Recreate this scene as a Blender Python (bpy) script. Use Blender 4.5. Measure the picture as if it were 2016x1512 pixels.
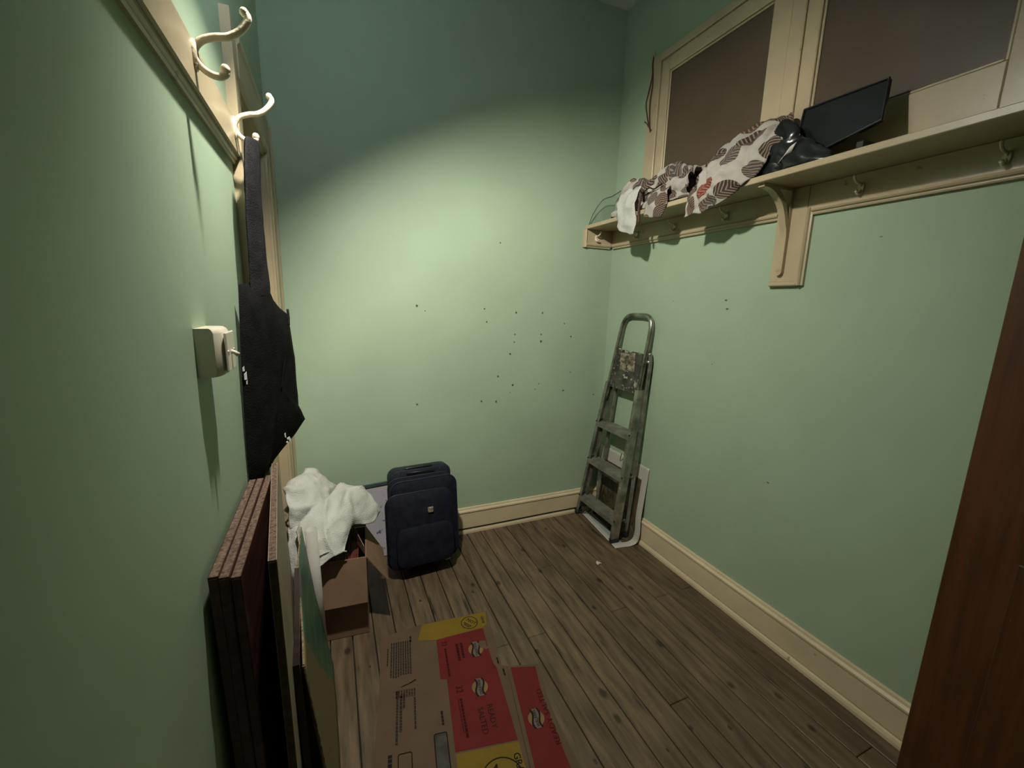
import bpy, bmesh, math, random
from mathutils import Vector, Matrix, noise
random.seed(7)
for o in list(bpy.data.objects): bpy.data.objects.remove(o)
scene = bpy.context.scene
C = scene.collection
PI = math.pi
# ------------------------------------------------------------------ camera
FPX = 831.0
cam_d = bpy.data.cameras.new('camera')
cam_d.sensor_fit = 'HORIZONTAL'; cam_d.sensor_width = 36.0
cam_d.lens = FPX / 2016 * 36.0
cam_d.clip_start = 0.01
cam = bpy.data.objects.new('camera', cam_d); C.objects.link(cam)
right = Vector((0.92013129, -0.3908463, 0.02444547))
up = Vector((0.05139031, 0.18239494, 0.98188142))
back = Vector((-0.38822345, -0.90220355, 0.18791301))
M3 = Matrix((right, up, back)).transposed()
cam.matrix_world = Matrix.Translation((0, 0, 1.35)) @ M3.to_4x4()
scene.camera = cam
# ------------------------------------------------------------------ world and exposure
w = bpy.data.worlds.new('world'); scene.world = w; w.use_nodes = True
w.node_tree.nodes['Background'].inputs[0].default_value = (0.02, 0.025, 0.03, 1)
w.node_tree.nodes['Background'].inputs[1].default_value = 1.0
vs = scene.view_settings
vs.view_transform = 'Standard'; vs.look = 'None'; vs.gamma = 1.0; vs.use_curve_mapping = False
vs.exposure = 0.0
# pendant lamp (the room's only light): bulb position, shade axis and opening
LAMP = Vector((0.06, 0.94, 2.32)); LAMP_AXIS = Vector((0.52, 0.13, -0.845)).normalized()
LAMP_HALF = math.radians(59.0); BULB_AXIS = Vector((0.22, 1.25, -0.85)).normalized(); BULB_STRENGTH = 3800.0; BULB_R = 0.034
BULB_COL = (1.0, 0.94, 0.82)

# ------------------------------------------------------------------ room numbers
XL, XR, YB, YF, ZC = -0.213, 1.60, 2.228, -0.36, 2.95

# ------------------------------------------------------------------ mesh helpers
class MB:
    def __init__(s): s.v = []; s.f = []; s.mi = []; s.uv = None
    def add(s, vs_, fs, m=0):
        b = len(s.v); s.v += [tuple(p) for p in vs_]
        for f in fs: s.f.append(tuple(i + b for i in f)); s.mi.append(m)
        return s
    def box(s, x0, x1, y0, y1, z0, z1, m=0):
        v = [(x0,y0,z0),(x1,y0,z0),(x1,y1,z0),(x0,y1,z0),(x0,y0,z1),(x1,y0,z1),(x1,y1,z1),(x0,y1,z1)]
        return s.add(v, [(0,3,2,1),(4,5,6,7),(0,1,5,4),(1,2,6,5),(2,3,7,6),(3,0,4,7)], m)
    def cbox(s, x0, x1, y0, y1, z0, z1, c=0.003, m=0):
        """box with chamfered edges"""
        bm = bmesh.new()
        bmesh.ops.create_cube(bm, size=1.0)
        for v in bm.verts:
            v.co = Vector(((x0+x1)/2 + v.co.x*(x1-x0), (y0+y1)/2 + v.co.y*(y1-y0), (z0+z1)/2 + v.co.z*(z1-z0)))
        bmesh.ops.bevel(bm, geom=list(bm.edges), offset=c, segments=1, affect='EDGES', profile=0.5)
        bm.verts.index_update()
        s.add([v.co.copy() for v in bm.verts], [[v.index for v in f.verts] for f in bm.faces], m); bm.free()
        return s
    def hexa(s, p, m=0):
        return s.add(p, [(0,3,2,1),(4,5,6,7),(0,1,5,4),(1,2,6,5),(2,3,7,6),(3,0,4,7)], m)
    def slab(s, quad, t, m=0):
        """quad of 3D points given a thickness along its normal"""
        q = [Vector(p) for p in quad]
        n = (q[1]-q[0]).cross(q[-1]-q[0]).normalized() * t
        k = len(q)
        v = q + [p + n for p in q]
        f = [tuple(range(k))[::-1], tuple(range(k, 2*k))] + [(i, (i+1) % k, (i+1) % k + k, i+k) for i in range(k)]
        return s.add(v, f, m)
    def prism(s, pts, axis, a0, a1, m=0):
        """2D outline swept along an axis: x:(y,z) y:(x,z) z:(x,y)"""
        def p3(p, a):
            return (a, p[0], p[1]) if axis == 'x' else (p[0], a, p[1]) if axis == 'y' else (p[0], p[1], a)
        k = len(pts)
        v = [p3(p, a0) for p in pts] + [p3(p, a1) for p in pts]
        f = [tuple(range(k)), tuple(range(k, 2*k))[::-1]] + [(i, i+k, (i+1) % k + k, (i+1) % k) for i in range(k)]
        return s.add(v, f, m)
    def tube(s, pts, r, n=8, caps=True, m=0, closed=False, flat=None):
        P = [Vector(p) for p in pts]; k = len(P)
        R = r if isinstance(r, (list, tuple)) else [r]*k
        T = []
        for i in range(k):
            a = P[i-1] if (i > 0 or closed) else P[i]; b = P[(i+1) % k] if (i < k-1 or closed) else P[i]
            T.append((b-a).normalized())
        ref = Vector((0,0,1)) if abs(T[0].z) < 0.9 else Vector((0,1,0))
        if flat is not None: ref = Vector(flat)
        u = (ref - T[0]*ref.dot(T[0])).normalized()
        V = []; F = []
        for i in range(k):
            u = (u - T[i]*u.dot(T[i])).normalized(); w_ = T[i].cross(u)
            for j in range(n):
                a = 2*PI*j/n
                V.append(P[i] + (u*math.cos(a) + w_*math.sin(a))*R[i])
        for i in range(k if closed else k-1):
            for j in range(n):
                a = i*n; b = ((i+1) % k)*n
                F.append((a+j, a+(j+1) % n, b+(j+1) % n, b+j))
        if caps and not closed:
            F.append(tuple(range(n))[::-1]); F.append(tuple((k-1)*n + j for j in range(n)))
        return s.add(V, F, m)
    def lathe(s, prof, n=20, origin=(0,0,0), axis=(0,0,1), m=0):
        ax = Vector(axis).normalized()
        ref = Vector((1,0,0)) if abs(ax.x) < 0.9 else Vector((0,1,0))
        u = (ref - ax*ref.dot(ax)).normalized(); v_ = ax.cross(u); o = Vector(origin)
        V = [o + ax*z + (u*math.cos(2*PI*j/n) + v_*math.sin(2*PI*j/n))*r for r, z in prof for j in range(n)]
        F = [(i*n+j, i*n+(j+1) % n, (i+1)*n+(j+1) % n, (i+1)*n+j) for i in range(len(prof)-1) for j in range(n)]
        return s.add(V, F, m)
    def ball(s, c, r, n=10, m=0, sc=(1,1,1)):
        V = [Vector((c[0], c[1], c[2]-r*sc[2]))]; rings = n//2
        for i in range(1, rings):
            t = -PI/2 + PI*i/rings
            for j in range(n):
                a = 2*PI*j/n
                V.append(Vector((c[0]+sc[0]*r*math.cos(t)*math.cos(a), c[1]+sc[1]*r*math.cos(t)*math.sin(a), c[2]+sc[2]*r*math.sin(t))))
        V.append(Vector((c[0], c[1], c[2]+r*sc[2])))
        F = [(0, 1+(j+1) % n, 1+j) for j in range(n)]
        for i in range(rings-2):
            for j in range(n):
                a = 1+i*n; b = a+n
                F.append((a+j, a+(j+1) % n, b+(j+1) % n, b+j))
        t = len(V)-1; a = 1+(rings-2)*n
        F += [(a+j, a+(j+1) % n, t) for j in range(n)]
        return s.add(V, F, m)
    def build(s, name, mat, parent=None, smooth=False, fix=True):
        me = bpy.data.meshes.new(name)
        me.from_pydata([tuple(p) for p in s.v], [], s.f); me.update()
        for m in (mat if isinstance(mat, (list, tuple)) else [mat]): me.materials.append(m)
        for p, i in zip(me.polygons, s.mi): p.material_index = i
        if fix:
            bm = bmesh.new(); bm.from_mesh(me)
            bmesh.ops.recalc_face_normals(bm, faces=bm.faces); bm.to_mesh(me); bm.free()
        if smooth:
            for p in me.polygons: p.use_smooth = True
        if smooth == 'auto':
            me.set_sharp_from_angle(angle=math.radians(40))
        o = bpy.data.objects.new(name, me); C.objects.link(o)
        if parent is not None: put(o, parent)
        return o

def tag(o, label=None, cat=None, group=None, kind=None):
    if label: o['label'] = label
    if cat: o['category'] = cat
    if group: o['group'] = group
    if kind: o['kind'] = kind
    return o
def thing(name, label, cat, loc=(0,0,0), group=None):
    o = bpy.data.objects.new(name, None); C.objects.link(o); o.empty_display_size = 0.05
    o.location = loc
    return tag(o, label, cat, group)
def put(o, parent):
    """parent keeping the world place of a mesh written in world coordinates"""
    o.parent = parent; o.matrix_parent_inverse = Matrix.Translation(-Vector(parent.location)) if parent.type == 'EMPTY' else Matrix()
    return o

def catmull(p0, p1, p2, p3, t):
    return 0.5*((2*p1) + (p2-p0)*t + (2*p0-5*p1+4*p2-p3)*t*t + (3*p1-p0-3*p2+p3)*t*t*t)
def spline(pts, n):
    P = [Vector(p) for p in pts]; out = []
    for i in range(len(P)-1):
        a = P[i-1] if i > 0 else P[0]*2-P[1]; d = P[i+2] if i+2 < len(P) else P[-1]*2-P[-2]
        for k in range(n): out.append(catmull(a, P[i], P[i+1], d, k/n))
    out.append(P[-1]); return out
def surf(rows, nu, nv, name, mat, parent=None, wob=0.0, ws=8.0, thick=0.0, seed=0.0, uvs=(1.0, 1.0), fold=0.0, fs=30.0, uvo=(0.0, 0.0), fold2=0.0, fdir=Vector((0.75, 0.5, 0.3)), fq=52.0):
    """cloth-like surface through a grid of 3D points, with wrinkles and a thickness"""
    R = [spline(r, nv) for r in rows]
    cols = list(zip(*R)); cols = [spline(c, nu) for c in cols]
    W_ = len(cols); H_ = len(cols[0])
    P = [[cols[j][i] for j in range(W_)] for i in range(H_)]
    V = []
    for i in range(H_):
        for j in range(W_):
            p = P[i][j]
            a = P[min(i+1, H_-1)][j] - P[max(i-1, 0)][j]; b = P[i][min(j+1, W_-1)] - P[i][max(j-1, 0)]
            n = a.cross(b)
            n = n.normalized() if n.length > 1e-9 else Vector((0,0,1))
            q = p*ws + Vector((seed, seed*1.7, seed*0.3))
            d = noise.noise(q)*wob + noise.noise(q*2.3)*wob*0.5
            if fold:
                r_ = 1.0 - abs(noise.noise(p*fs*0.35 + Vector((seed, 3, 1))))*2.2
                d += fold*max(0.0, r_)**2
            if fold2:
                ph = p.dot(fdir)*fq + 2.6*noise.noise(p*7.0 + Vector((seed, 2, 5)))
                d += fold2*((1.0 - abs(math.sin(ph)))**1.6)*(0.55 + 0.9*abs(noise.noise(p*9.0 + Vector((7, seed, 1)))))
            V.append(p + n*d)
    F = [(i*W_+j, i*W_+j+1, (i+1)*W_+j+1, (i+1)*W_+j) for i in range(H_-1) for j in range(W_-1)]
    me = bpy.data.meshes.new(name); me.from_pydata([tuple(p) for p in V], [], F); me.update()
    uv = me.uv_layers.new(name='UVMap')
    for p in me.polygons:
        p.use_smooth = True
        for li in p.loop_indices:
            vi = me.loops[li].vertex_index
            uv.data[li].uv = ((vi % W_)/(W_-1)*uvs[0]+uvo[0], (vi//W_)/(H_-1)*uvs[1]+uvo[1])
    me.materials.append(mat)
    o = bpy.data.objects.new(name, me); C.objects.link(o)
    if thick:
        md = o.modifiers.new('thickness', 'SOLIDIFY'); md.thickness = thick; md.offset = 0
    if parent is not None: put(o, parent)
    return o
def rounded(w_, h_, r, n=5):
    pts = []
    for cx, cy, a0 in ((w_/2-r, h_/2-r, 0), (-w_/2+r, h_/2-r, 90), (-w_/2+r, -h_/2+r, 180), (w_/2-r, -h_/2+r, 270)):
        for k in range(n+1):
            a = math.radians(a0 + 90*k/n); pts.append((cx+r*math.cos(a), cy+r*math.sin(a)))
    return pts
def rbox(mb, w_, h_, d, r, bev, cx=0, cz=0, y0=0, bulge=0.0, n=5, m=0):
    """rounded slab in the x-z plane, depth towards -y from y0, edges rounded"""
    st = [(0, bev), (bev*0.3, bev*0.3), (bev, 0), (d-bev, 0), (d-bev*0.3, bev*0.3), (d, bev)]
    V = []; N = 4*(n+1)
    for dep, ins in st:
        for (x, z) in rounded(w_-2*ins, h_-2*ins, max(r-ins, 0.002), n): V.append((cx+x, y0-dep, cz+z))
    F = []
    for i in range(len(st)-1):
        for j in range(N): F.append((i*N+j, i*N+(j+1) % N, (i+1)*N+(j+1) % N, (i+1)*N+j))
    F.append(tuple(range(N)))
    if bulge:
        b = (len(st)-1)*N; base = len(V)
        for sc, e in ((0.75, 0.6), (0.4, 0.92)):
            for j in range(N):
                x, y, z = V[b+j]; V.append((cx+(x-cx)*sc, y-bulge*e, cz+(z-cz)*sc))
        V.append((cx, y0-d-bulge, cz))
        for lo, hi in ((b, base), (base, base+N)):
            for j in range(N): F.append((lo+j, lo+(j+1) % N, hi+(j+1) % N, hi+j))
        for j in range(N): F.append((base+N+j, base+N+(j+1) % N, len(V)-1))
    else:
        F.append(tuple((len(st)-1)*N+j for j in range(N))[::-1])
    return mb.add(V, F, m)

# ------------------------------------------------------------------ materials
def nd(nt, t, **k):
    n = nt.nodes.new(t)
    for a, b in k.items(): setattr(n, a, b)
    return n
def mat(name, col, rough=0.6, var=0.12, scale=6.0, bump=0.05, bscale=60.0, metal=0.0, stretch=(1,1,1), col2=None, spots=None, rand=0.0, spec=0.4, coat=0.0):
    m = bpy.data.materials.new(name); m.use_nodes = True; nt = m.node_tree; L = nt.links
    b = nt.nodes['Principled BSDF']
    b.inputs['Roughness'].default_value = rough; b.inputs['Metallic'].default_value = metal
    b.inputs['Specular IOR Level'].default_value = spec
    if coat: b.inputs['Coat Weight'].default_value = coat; b.inputs['Coat Roughness'].default_value = 0.12
    g = nd(nt, 'ShaderNodeNewGeometry'); mp = nd(nt, 'ShaderNodeMapping'); mp.inputs['Scale'].default_value = stretch
    L.new(g.outputs['Position'], mp.inputs['Vector'])
    n1 = nd(nt, 'ShaderNodeTexNoise'); n1.inputs['Scale'].default_value = scale; n1.inputs['Detail'].default_value = 4
    L.new(mp.outputs[0], n1.inputs['Vector'])
    mx = nd(nt, 'ShaderNodeMix', data_type='RGBA')
    c2 = col2 or tuple(c*(1-2*var) for c in col)
    mx.inputs[6].default_value = (*[min(1, c*(1+var)) for c in col], 1); mx.inputs[7].default_value = (*c2, 1)
    rp = nd(nt, 'ShaderNodeMapRange'); rp.inputs[1].default_value = 0.3; rp.inputs[2].default_value = 0.7
    L.new(n1.outputs['Fac'], rp.inputs[0]); L.new(rp.outputs[0], mx.inputs[0])
    out = mx.outputs[2]
    if spots:     # (scale, threshold, colour, softness)
        sc, th, sc_col, soft = spots
        n2 = nd(nt, 'ShaderNodeTexNoise'); n2.inputs['Scale'].default_value = sc; n2.inputs['Detail'].default_value = 3
        L.new(mp.outputs[0], n2.inputs['Vector'])
        r2 = nd(nt, 'ShaderNodeMapRange'); r2.inputs[1].default_value = th; r2.inputs[2].default_value = th+soft
        L.new(n2.outputs['Fac'], r2.inputs[0])
        m2 = nd(nt, 'ShaderNodeMix', data_type='RGBA'); m2.inputs[7].default_value = (*sc_col, 1)
        L.new(r2.outputs[0], m2.inputs[0]); L.new(out, m2.inputs[6]); out = m2.outputs[2]
    if rand:
        oi = nd(nt, 'ShaderNodeObjectInfo'); r3 = nd(nt, 'ShaderNodeMapRange')
        r3.inputs[3].default_value = 1-rand; r3.inputs[4].default_value = 1+rand
        L.new(oi.outputs['Random'], r3.inputs[0])
        m3 = nd(nt, 'ShaderNodeVectorMath', operation='SCALE')
        L.new(out, m3.inputs[0]); L.new(r3.outputs[0], m3.inputs['Scale']); out = m3.outputs[0]
    L.new(out, b.inputs['Base Color'])
    if bump:
        n3 = nd(nt, 'ShaderNodeTexNoise'); n3.inputs['Scale'].default_value = bscale; n3.inputs['Detail'].default_value = 3
        L.new(mp.outputs[0], n3.inputs['Vector'])
        bp = nd(nt, 'ShaderNodeBump'); bp.inputs['Strength'].default_value = bump; bp.inputs['Distance'].default_value = 0.01
        L.new(n3.outputs['Fac'], bp.inputs['Height']); L.new(bp.outputs[0], b.inputs['Normal'])
    return m

MINT = mat('mint_wall_paint', (0.32, 0.42, 0.30), 0.55, 0.04, 2.2, 0.05, 45, spec=0.25)
CEIL = mat('ceiling_paint', (0.62, 0.63, 0.58), 0.9, 0.05, 3, 0.03, 40)
CREAM = mat('cream_gloss_paint', (0.42, 0.345, 0.225), 0.32, 0.06, 5, 0.06, 35, spec=0.5, spots=(26, 0.70, (0.25, 0.19, 0.11), 0.05))
SKIRT = mat('cream_skirting_paint', (0.60, 0.50, 0.33), 0.35, 0.06, 5, 0.06, 35, spec=0.5, spots=(26, 0.70, (0.30, 0.23, 0.14), 0.05))
HOOKP = mat('cream_painted_iron', (0.66, 0.58, 0.44), 0.28, 0.08, 40, 0.15, 120, spec=0.5, spots=(60, 0.66, (0.2, 0.14, 0.08), 0.05))
FLOORW = mat('worn_floorboard_wood', (0.128, 0.088, 0.053), 0.42, 0.2, 7.0, 0.18, 50, stretch=(6, 0.7, 1), col2=(0.060, 0.042, 0.027), spots=(5.5, 0.63, (0.028, 0.021, 0.016), 0.12), rand=0.14, spec=0.45)
def add_knots(m):
    nt = m.node_tree; L = nt.links; b = nt.nodes['Principled BSDF']
    src = b.inputs['Base Color'].links[0].from_socket
    g = nd(nt, 'ShaderNodeNewGeometry'); mp = nd(nt, 'ShaderNodeMapping'); mp.inputs['Scale'].default_value = (1.0, 0.62, 1.0)
    L.new(g.outputs['Position'], mp.inputs['Vector'])
    vo = nd(nt, 'ShaderNodeTexVoronoi', voronoi_dimensions='2D'); vo.inputs['Scale'].default_value = 8.5; L.new(mp.outputs[0], vo.inputs['Vector'])
    sp = nd(nt, 'ShaderNodeSeparateColor'); L.new(vo.outputs['Color'], sp.inputs[0])
    sz = nd(nt, 'ShaderNodeMapRange'); sz.inputs[1].default_value = 0.45; sz.inputs[2].default_value = 1.0; sz.inputs[3].default_value = 0.004; sz.inputs[4].default_value = 0.15
    L.new(sp.outputs[0], sz.inputs[0])
    dv = nd(nt, 'ShaderNodeMath', operation='DIVIDE'); L.new(vo.outputs['Distance'], dv.inputs[0]); L.new(sz.outputs[0], dv.inputs[1])
    k = nd(nt, 'ShaderNodeMapRange'); k.inputs[1].default_value = 1.0; k.inputs[2].default_value = 0.45; k.inputs[3].default_value = 0.0; k.inputs[4].default_value = 0.8
    L.new(dv.outputs[0], k.inputs[0])
    mx = nd(nt, 'ShaderNodeMix', data_type='RGBA'); mx.inputs[7].default_value = (0.018, 0.012, 0.008, 1)
    L.new(k.outputs[0], mx.inputs[0]); L.new(src, mx.inputs[6]); L.new(mx.outputs[2], b.inputs['Base Color'])
add_knots(FLOORW)
SUB = mat('dark_subfloor', (0.012, 0.009, 0.007), 0.9, 0.1, 10, 0)
PANE = mat('brown_obscured_pane', (0.085, 0.062, 0.042), 0.35, 0.1, 2.5, 0.03, 20, spec=0.3)
BROWN = mat('brown_varnished_wood', (0.085, 0.030, 0.010), 0.5, 0.2, 6, 0.08, 40, stretch=(8, 8, 0.6), col2=(0.055, 0.019, 0.007), spots=(30, 0.76, (0.40, 0.30, 0.2), 0.03))
ALU = mat('paint_spattered_aluminium', (0.33, 0.33, 0.28), 0.38, 0.25, 18, 0.12, 70, metal=0.75, col2=(0.16, 0.165, 0.13), spots=(55, 0.68, (0.62, 0.58, 0.48), 0.04))
ALU2 = mat('grey_aluminium_tread', (0.24, 0.245, 0.20), 0.5, 0.22, 14, 0.15, 60, metal=0.45, col2=(0.15, 0.155, 0.125), spots=(40, 0.72, (0.5, 0.48, 0.4), 0.05))
TUBE = mat('dull_steel_tube', (0.36, 0.345, 0.30), 0.25, 0.3, 16, 0.08, 60, metal=0.9, col2=(0.12, 0.115, 0.095), spots=(48, 0.69, (0.6, 0.57, 0.48), 0.04))
PLATF = mat('black_spattered_platform', (0.075, 0.075, 0.062), 0.45, 0.3, 20, 0.2, 60, metal=0.3, spots=(42, 0.60, (0.42, 0.40, 0.33), 0.06))
BLACKP = mat('black_plastic', (0.012, 0.012, 0.013), 0.4, 0.2, 20, 0.05, 60)
BLACKG = mat('black_glossy_plastic', (0.010, 0.012, 0.013), 0.22, 0.2, 10, 0.08, 18, spec=0.5)
BLACKF = mat('black_bag_fabric', (0.0045, 0.0045, 0.005), 0.8, 0.3, 30, 0.25, 240, spec=0.12)
STRAPF = mat('black_strap_webbing', (0.011, 0.011, 0.013), 0.8, 0.3, 30, 0.3, 260, spec=0.15)
NAVY = mat('navy_suitcase_fabric', (0.0075, 0.009, 0.019), 0.75, 0.25, 30, 0.25, 260, spec=0.2)
NAVYT = mat('navy_suitcase_trim', (0.014, 0.017, 0.031), 0.5, 0.2, 30, 0.1, 120, spec=0.3)
GREYM = mat('grey_metal', (0.4, 0.4, 0.4), 0.35, 0.1, 20, 0.0, 60, metal=0.8)
WHITE = mat('white_towel', (0.50, 0.51, 0.48), 0.95, 0.06, 12, 0.5, 260, spec=0.1)
PAPER = mat('white_paper', (0.45, 0.43, 0.40), 0.7, 0.05, 8, 0.05, 30)
KRAFT = mat('kraft_cardboard', (0.20, 0.125, 0.080), 0.8, 0.08, 9, 0.08, 60, spec=0.2)
KRAFTD = mat('cardboard_edge', (0.26, 0.19, 0.12), 0.85, 0.3, 120, 0.3, 200, spec=0.1)
MAHO = mat('dark_mahogany_veneer', (0.060, 0.022, 0.017), 0.33, 0.25, 8, 0.05, 40, stretch=(6, 1, 6))
CHIP = mat('chipboard_edge', (0.125, 0.080, 0.058), 0.9, 0.5, 150, 0.5, 220, col2=(0.045, 0.028, 0.021))
BEIGE = mat('beige_board_face', (0.25, 0.205, 0.135), 0.6, 0.08, 6, 0.03, 40)
REDB = mat('dark_red_binding', (0.11, 0.03, 0.022), 0.5, 0.3, 14, 0.05, 40)
RED2 = mat('crimson_binding', (0.30, 0.035, 0.04), 0.5, 0.2, 14, 0.05, 40)
TEAL = mat('blue_grey_frame', (0.045, 0.065, 0.07), 0.4, 0.15, 14, 0.03, 40)
LILAC = mat('lilac_speckled_panel', (0.40, 0.38, 0.42), 0.7, 0.06, 8, 0.02, 40, spots=(34, 0.64, (0.09, 0.09, 0.2), 0.03))
SWITCHP = mat('cream_plastic', (0.60, 0.55, 0.45), 0.35, 0.04, 10, 0.02, 40, spec=0.5)
CORDB = mat('brown_cord', (0.07, 0.03, 0.02), 0.7, 0.2, 40, 0.1, 200)
HOLE = mat('dark_plaster_chip', (0.10, 0.11, 0.08), 0.9, 0.3, 60, 0.1, 100)
INK = mat('black_print', (0.012, 0.009, 0.008), 0.7, 0.1, 20, 0, spec=0.12)
INKR = mat('dark_red_print', (0.035, 0.004, 0.004), 0.7, 0.1, 20, 0, spec=0.12)
INKG = mat('grey_print', (0.026, 0.02, 0.018), 0.7, 0.1, 20, 0, spec=0.12)
REDP = mat('red_print', (0.115, 0.014, 0.014), 0.6, 0.06, 10, 0.02, 40, spec=0.12)
YELP = mat('yellow_print', (0.16, 0.105, 0.014), 0.6, 0.06, 10, 0.02, 40, spec=0.12)
YEL2 = mat('pale_yellow_print', (0.17, 0.10, 0.035), 0.6, 0.1, 10, 0)
BANN = mat('banner_print', (0.11, 0.085, 0.075), 0.6, 0.1, 10, 0)
WHITEP = mat('white_print', (0.55, 0.55, 0.55), 0.6, 0.1, 10, 0)
DARKM = mat('dark_gap_fill', (0.02, 0.012, 0.012), 0.2, 0.3, 10, 0.25, 14, spec=0.5)  # near-black tone for the panel that fills the shaded gap

def leaf_cloth():
    m = bpy.data.materials.new('leaf_print_cloth'); m.use_nodes = True; nt = m.node_tree; L = nt.links
    b = nt.nodes['Principled BSDF']; b.inputs['Roughness'].default_value = 0.85; b.inputs['Specular IOR Level'].default_value = 0.15
    uv = nd(nt, 'ShaderNodeUVMap')
    vo = nd(nt, 'ShaderNodeTexVoronoi', voronoi_dimensions='2D', feature='F1'); vo.inputs['Scale'].default_value = 10.5; vo.inputs['Randomness'].default_value = 0.6
    L.new(uv.outputs[0], vo.inputs['Vector'])
    disc = nd(nt, 'ShaderNodeMath', operation='LESS_THAN'); disc.inputs[1].default_value = 0.41
    L.new(vo.outputs['Distance'], disc.inputs[0])
    # herringbone stripes inside each blob, turned by the cell's random colour
    sub = nd(nt, 'ShaderNodeVectorMath', operation='SUBTRACT'); L.new(uv.outputs[0], sub.inputs[0]); L.new(vo.outputs['Position'], sub.inputs[1])
    sep = nd(nt, 'ShaderNodeSeparateColor'); L.new(vo.outputs['Color'], sep.inputs[0])
    ang = nd(nt, 'ShaderNodeMath', operation='MULTIPLY'); ang.inputs[1].default_value = 6.28; L.new(sep.outputs[0], ang.inputs[0])
    rot = nd(nt, 'ShaderNodeVectorRotate', rotation_type='Z_AXIS'); L.new(sub.outputs[0], rot.inputs['Vector']); L.new(ang.outputs[0], rot.inputs['Angle'])
    sx = nd(nt, 'ShaderNodeSeparateXYZ'); L.new(rot.outputs[0], sx.inputs[0])
    ab = nd(nt, 'ShaderNodeMath', operation='ABSOLUTE'); L.new(sx.outputs['X'], ab.inputs[0])
    ad = nd(nt, 'ShaderNodeMath', operation='MULTIPLY_ADD'); L.new(ab.outputs[0], ad.inputs[0]); ad.inputs[1].default_value = 0.8; L.new(sx.outputs['Y'], ad.inputs[2])
    mu = nd(nt, 'ShaderNodeMath', operation='MULTIPLY'); mu.inputs[1].default_value = 500.0; L.new(ad.outputs[0], mu.inputs[0])
    si = nd(nt, 'ShaderNodeMath', operation='SINE'); L.new(mu.outputs[0], si.inputs[0])
    st = nd(nt, 'ShaderNodeMath', operation='GREATER_THAN'); st.inputs[1].default_value = 0.45; L.new(si.outputs[0], st.inputs[0])
    rp = nd(nt, 'ShaderNodeValToRGB'); rp.color_ramp.interpolation = 'CONSTANT'
    e = rp.color_ramp.elements
    e[0].position = 0; e[0].color = (0.045, 0.032, 0.028, 1)
    e[1].position = 0.34; e[1].color = (0.065, 0.058, 0.058, 1)
    a = e.new(0.62); a.color = (0.075, 0.045, 0.032, 1); a = e.new(0.995); a.color = (0.06, 0.05, 0.05, 1)
    L.new(sep.outputs[1], rp.inputs[0])
    # the one red blob of the print
    dv = nd(nt, 'ShaderNodeVectorMath', operation='DISTANCE'); dv.inputs[1].default_value = (0.128, 0.092, 0); L.new(uv.outputs[0], dv.inputs[0])
    dl = nd(nt, 'ShaderNodeMath', operation='LESS_THAN'); dl.inputs[1].default_value = 0.040; L.new(dv.outputs['Value'], dl.inputs[0])
    redc = nd(nt, 'ShaderNodeMix', data_type='RGBA'); redc.inputs[7].default_value = (0.17, 0.026, 0.018, 1)
    L.new(dl.outputs[0], redc.inputs[0]); L.new(rp.outputs[0], redc.inputs[6])
    clr = nd(nt, 'ShaderNodeMath', operation='GREATER_THAN'); clr.inputs[1].default_value = 0.056; L.new(dv.outputs['Value'], clr.inputs[0])
    dis2 = nd(nt, 'ShaderNodeMath', operation='MULTIPLY'); L.new(disc.outputs[0], dis2.inputs[0]); L.new(clr.outputs[0], dis2.inputs[1])
    mxd = nd(nt, 'ShaderNodeMath', operation='MAXIMUM'); L.new(dis2.outputs[0], mxd.inputs[0]); L.new(dl.outputs[0], mxd.inputs[1])
    s2 = nd(nt, 'ShaderNodeMix', data_type='RGBA'); L.new(st.outputs[0], s2.inputs[0]); L.new(redc.outputs[2], s2.inputs[6]); s2.inputs[7].default_value = (0.22, 0.17, 0.13, 1)
    s3 = nd(nt, 'ShaderNodeMix', data_type='RGBA'); L.new(mxd.outputs[0], s3.inputs[0]); s3.inputs[6].default_value = (0.36, 0.34, 0.305, 1); L.new(s2.outputs[2], s3.inputs[7])
    L.new(s3.outputs[2], b.inputs['Base Color'])
    return m
LEAF = leaf_cloth()
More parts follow.
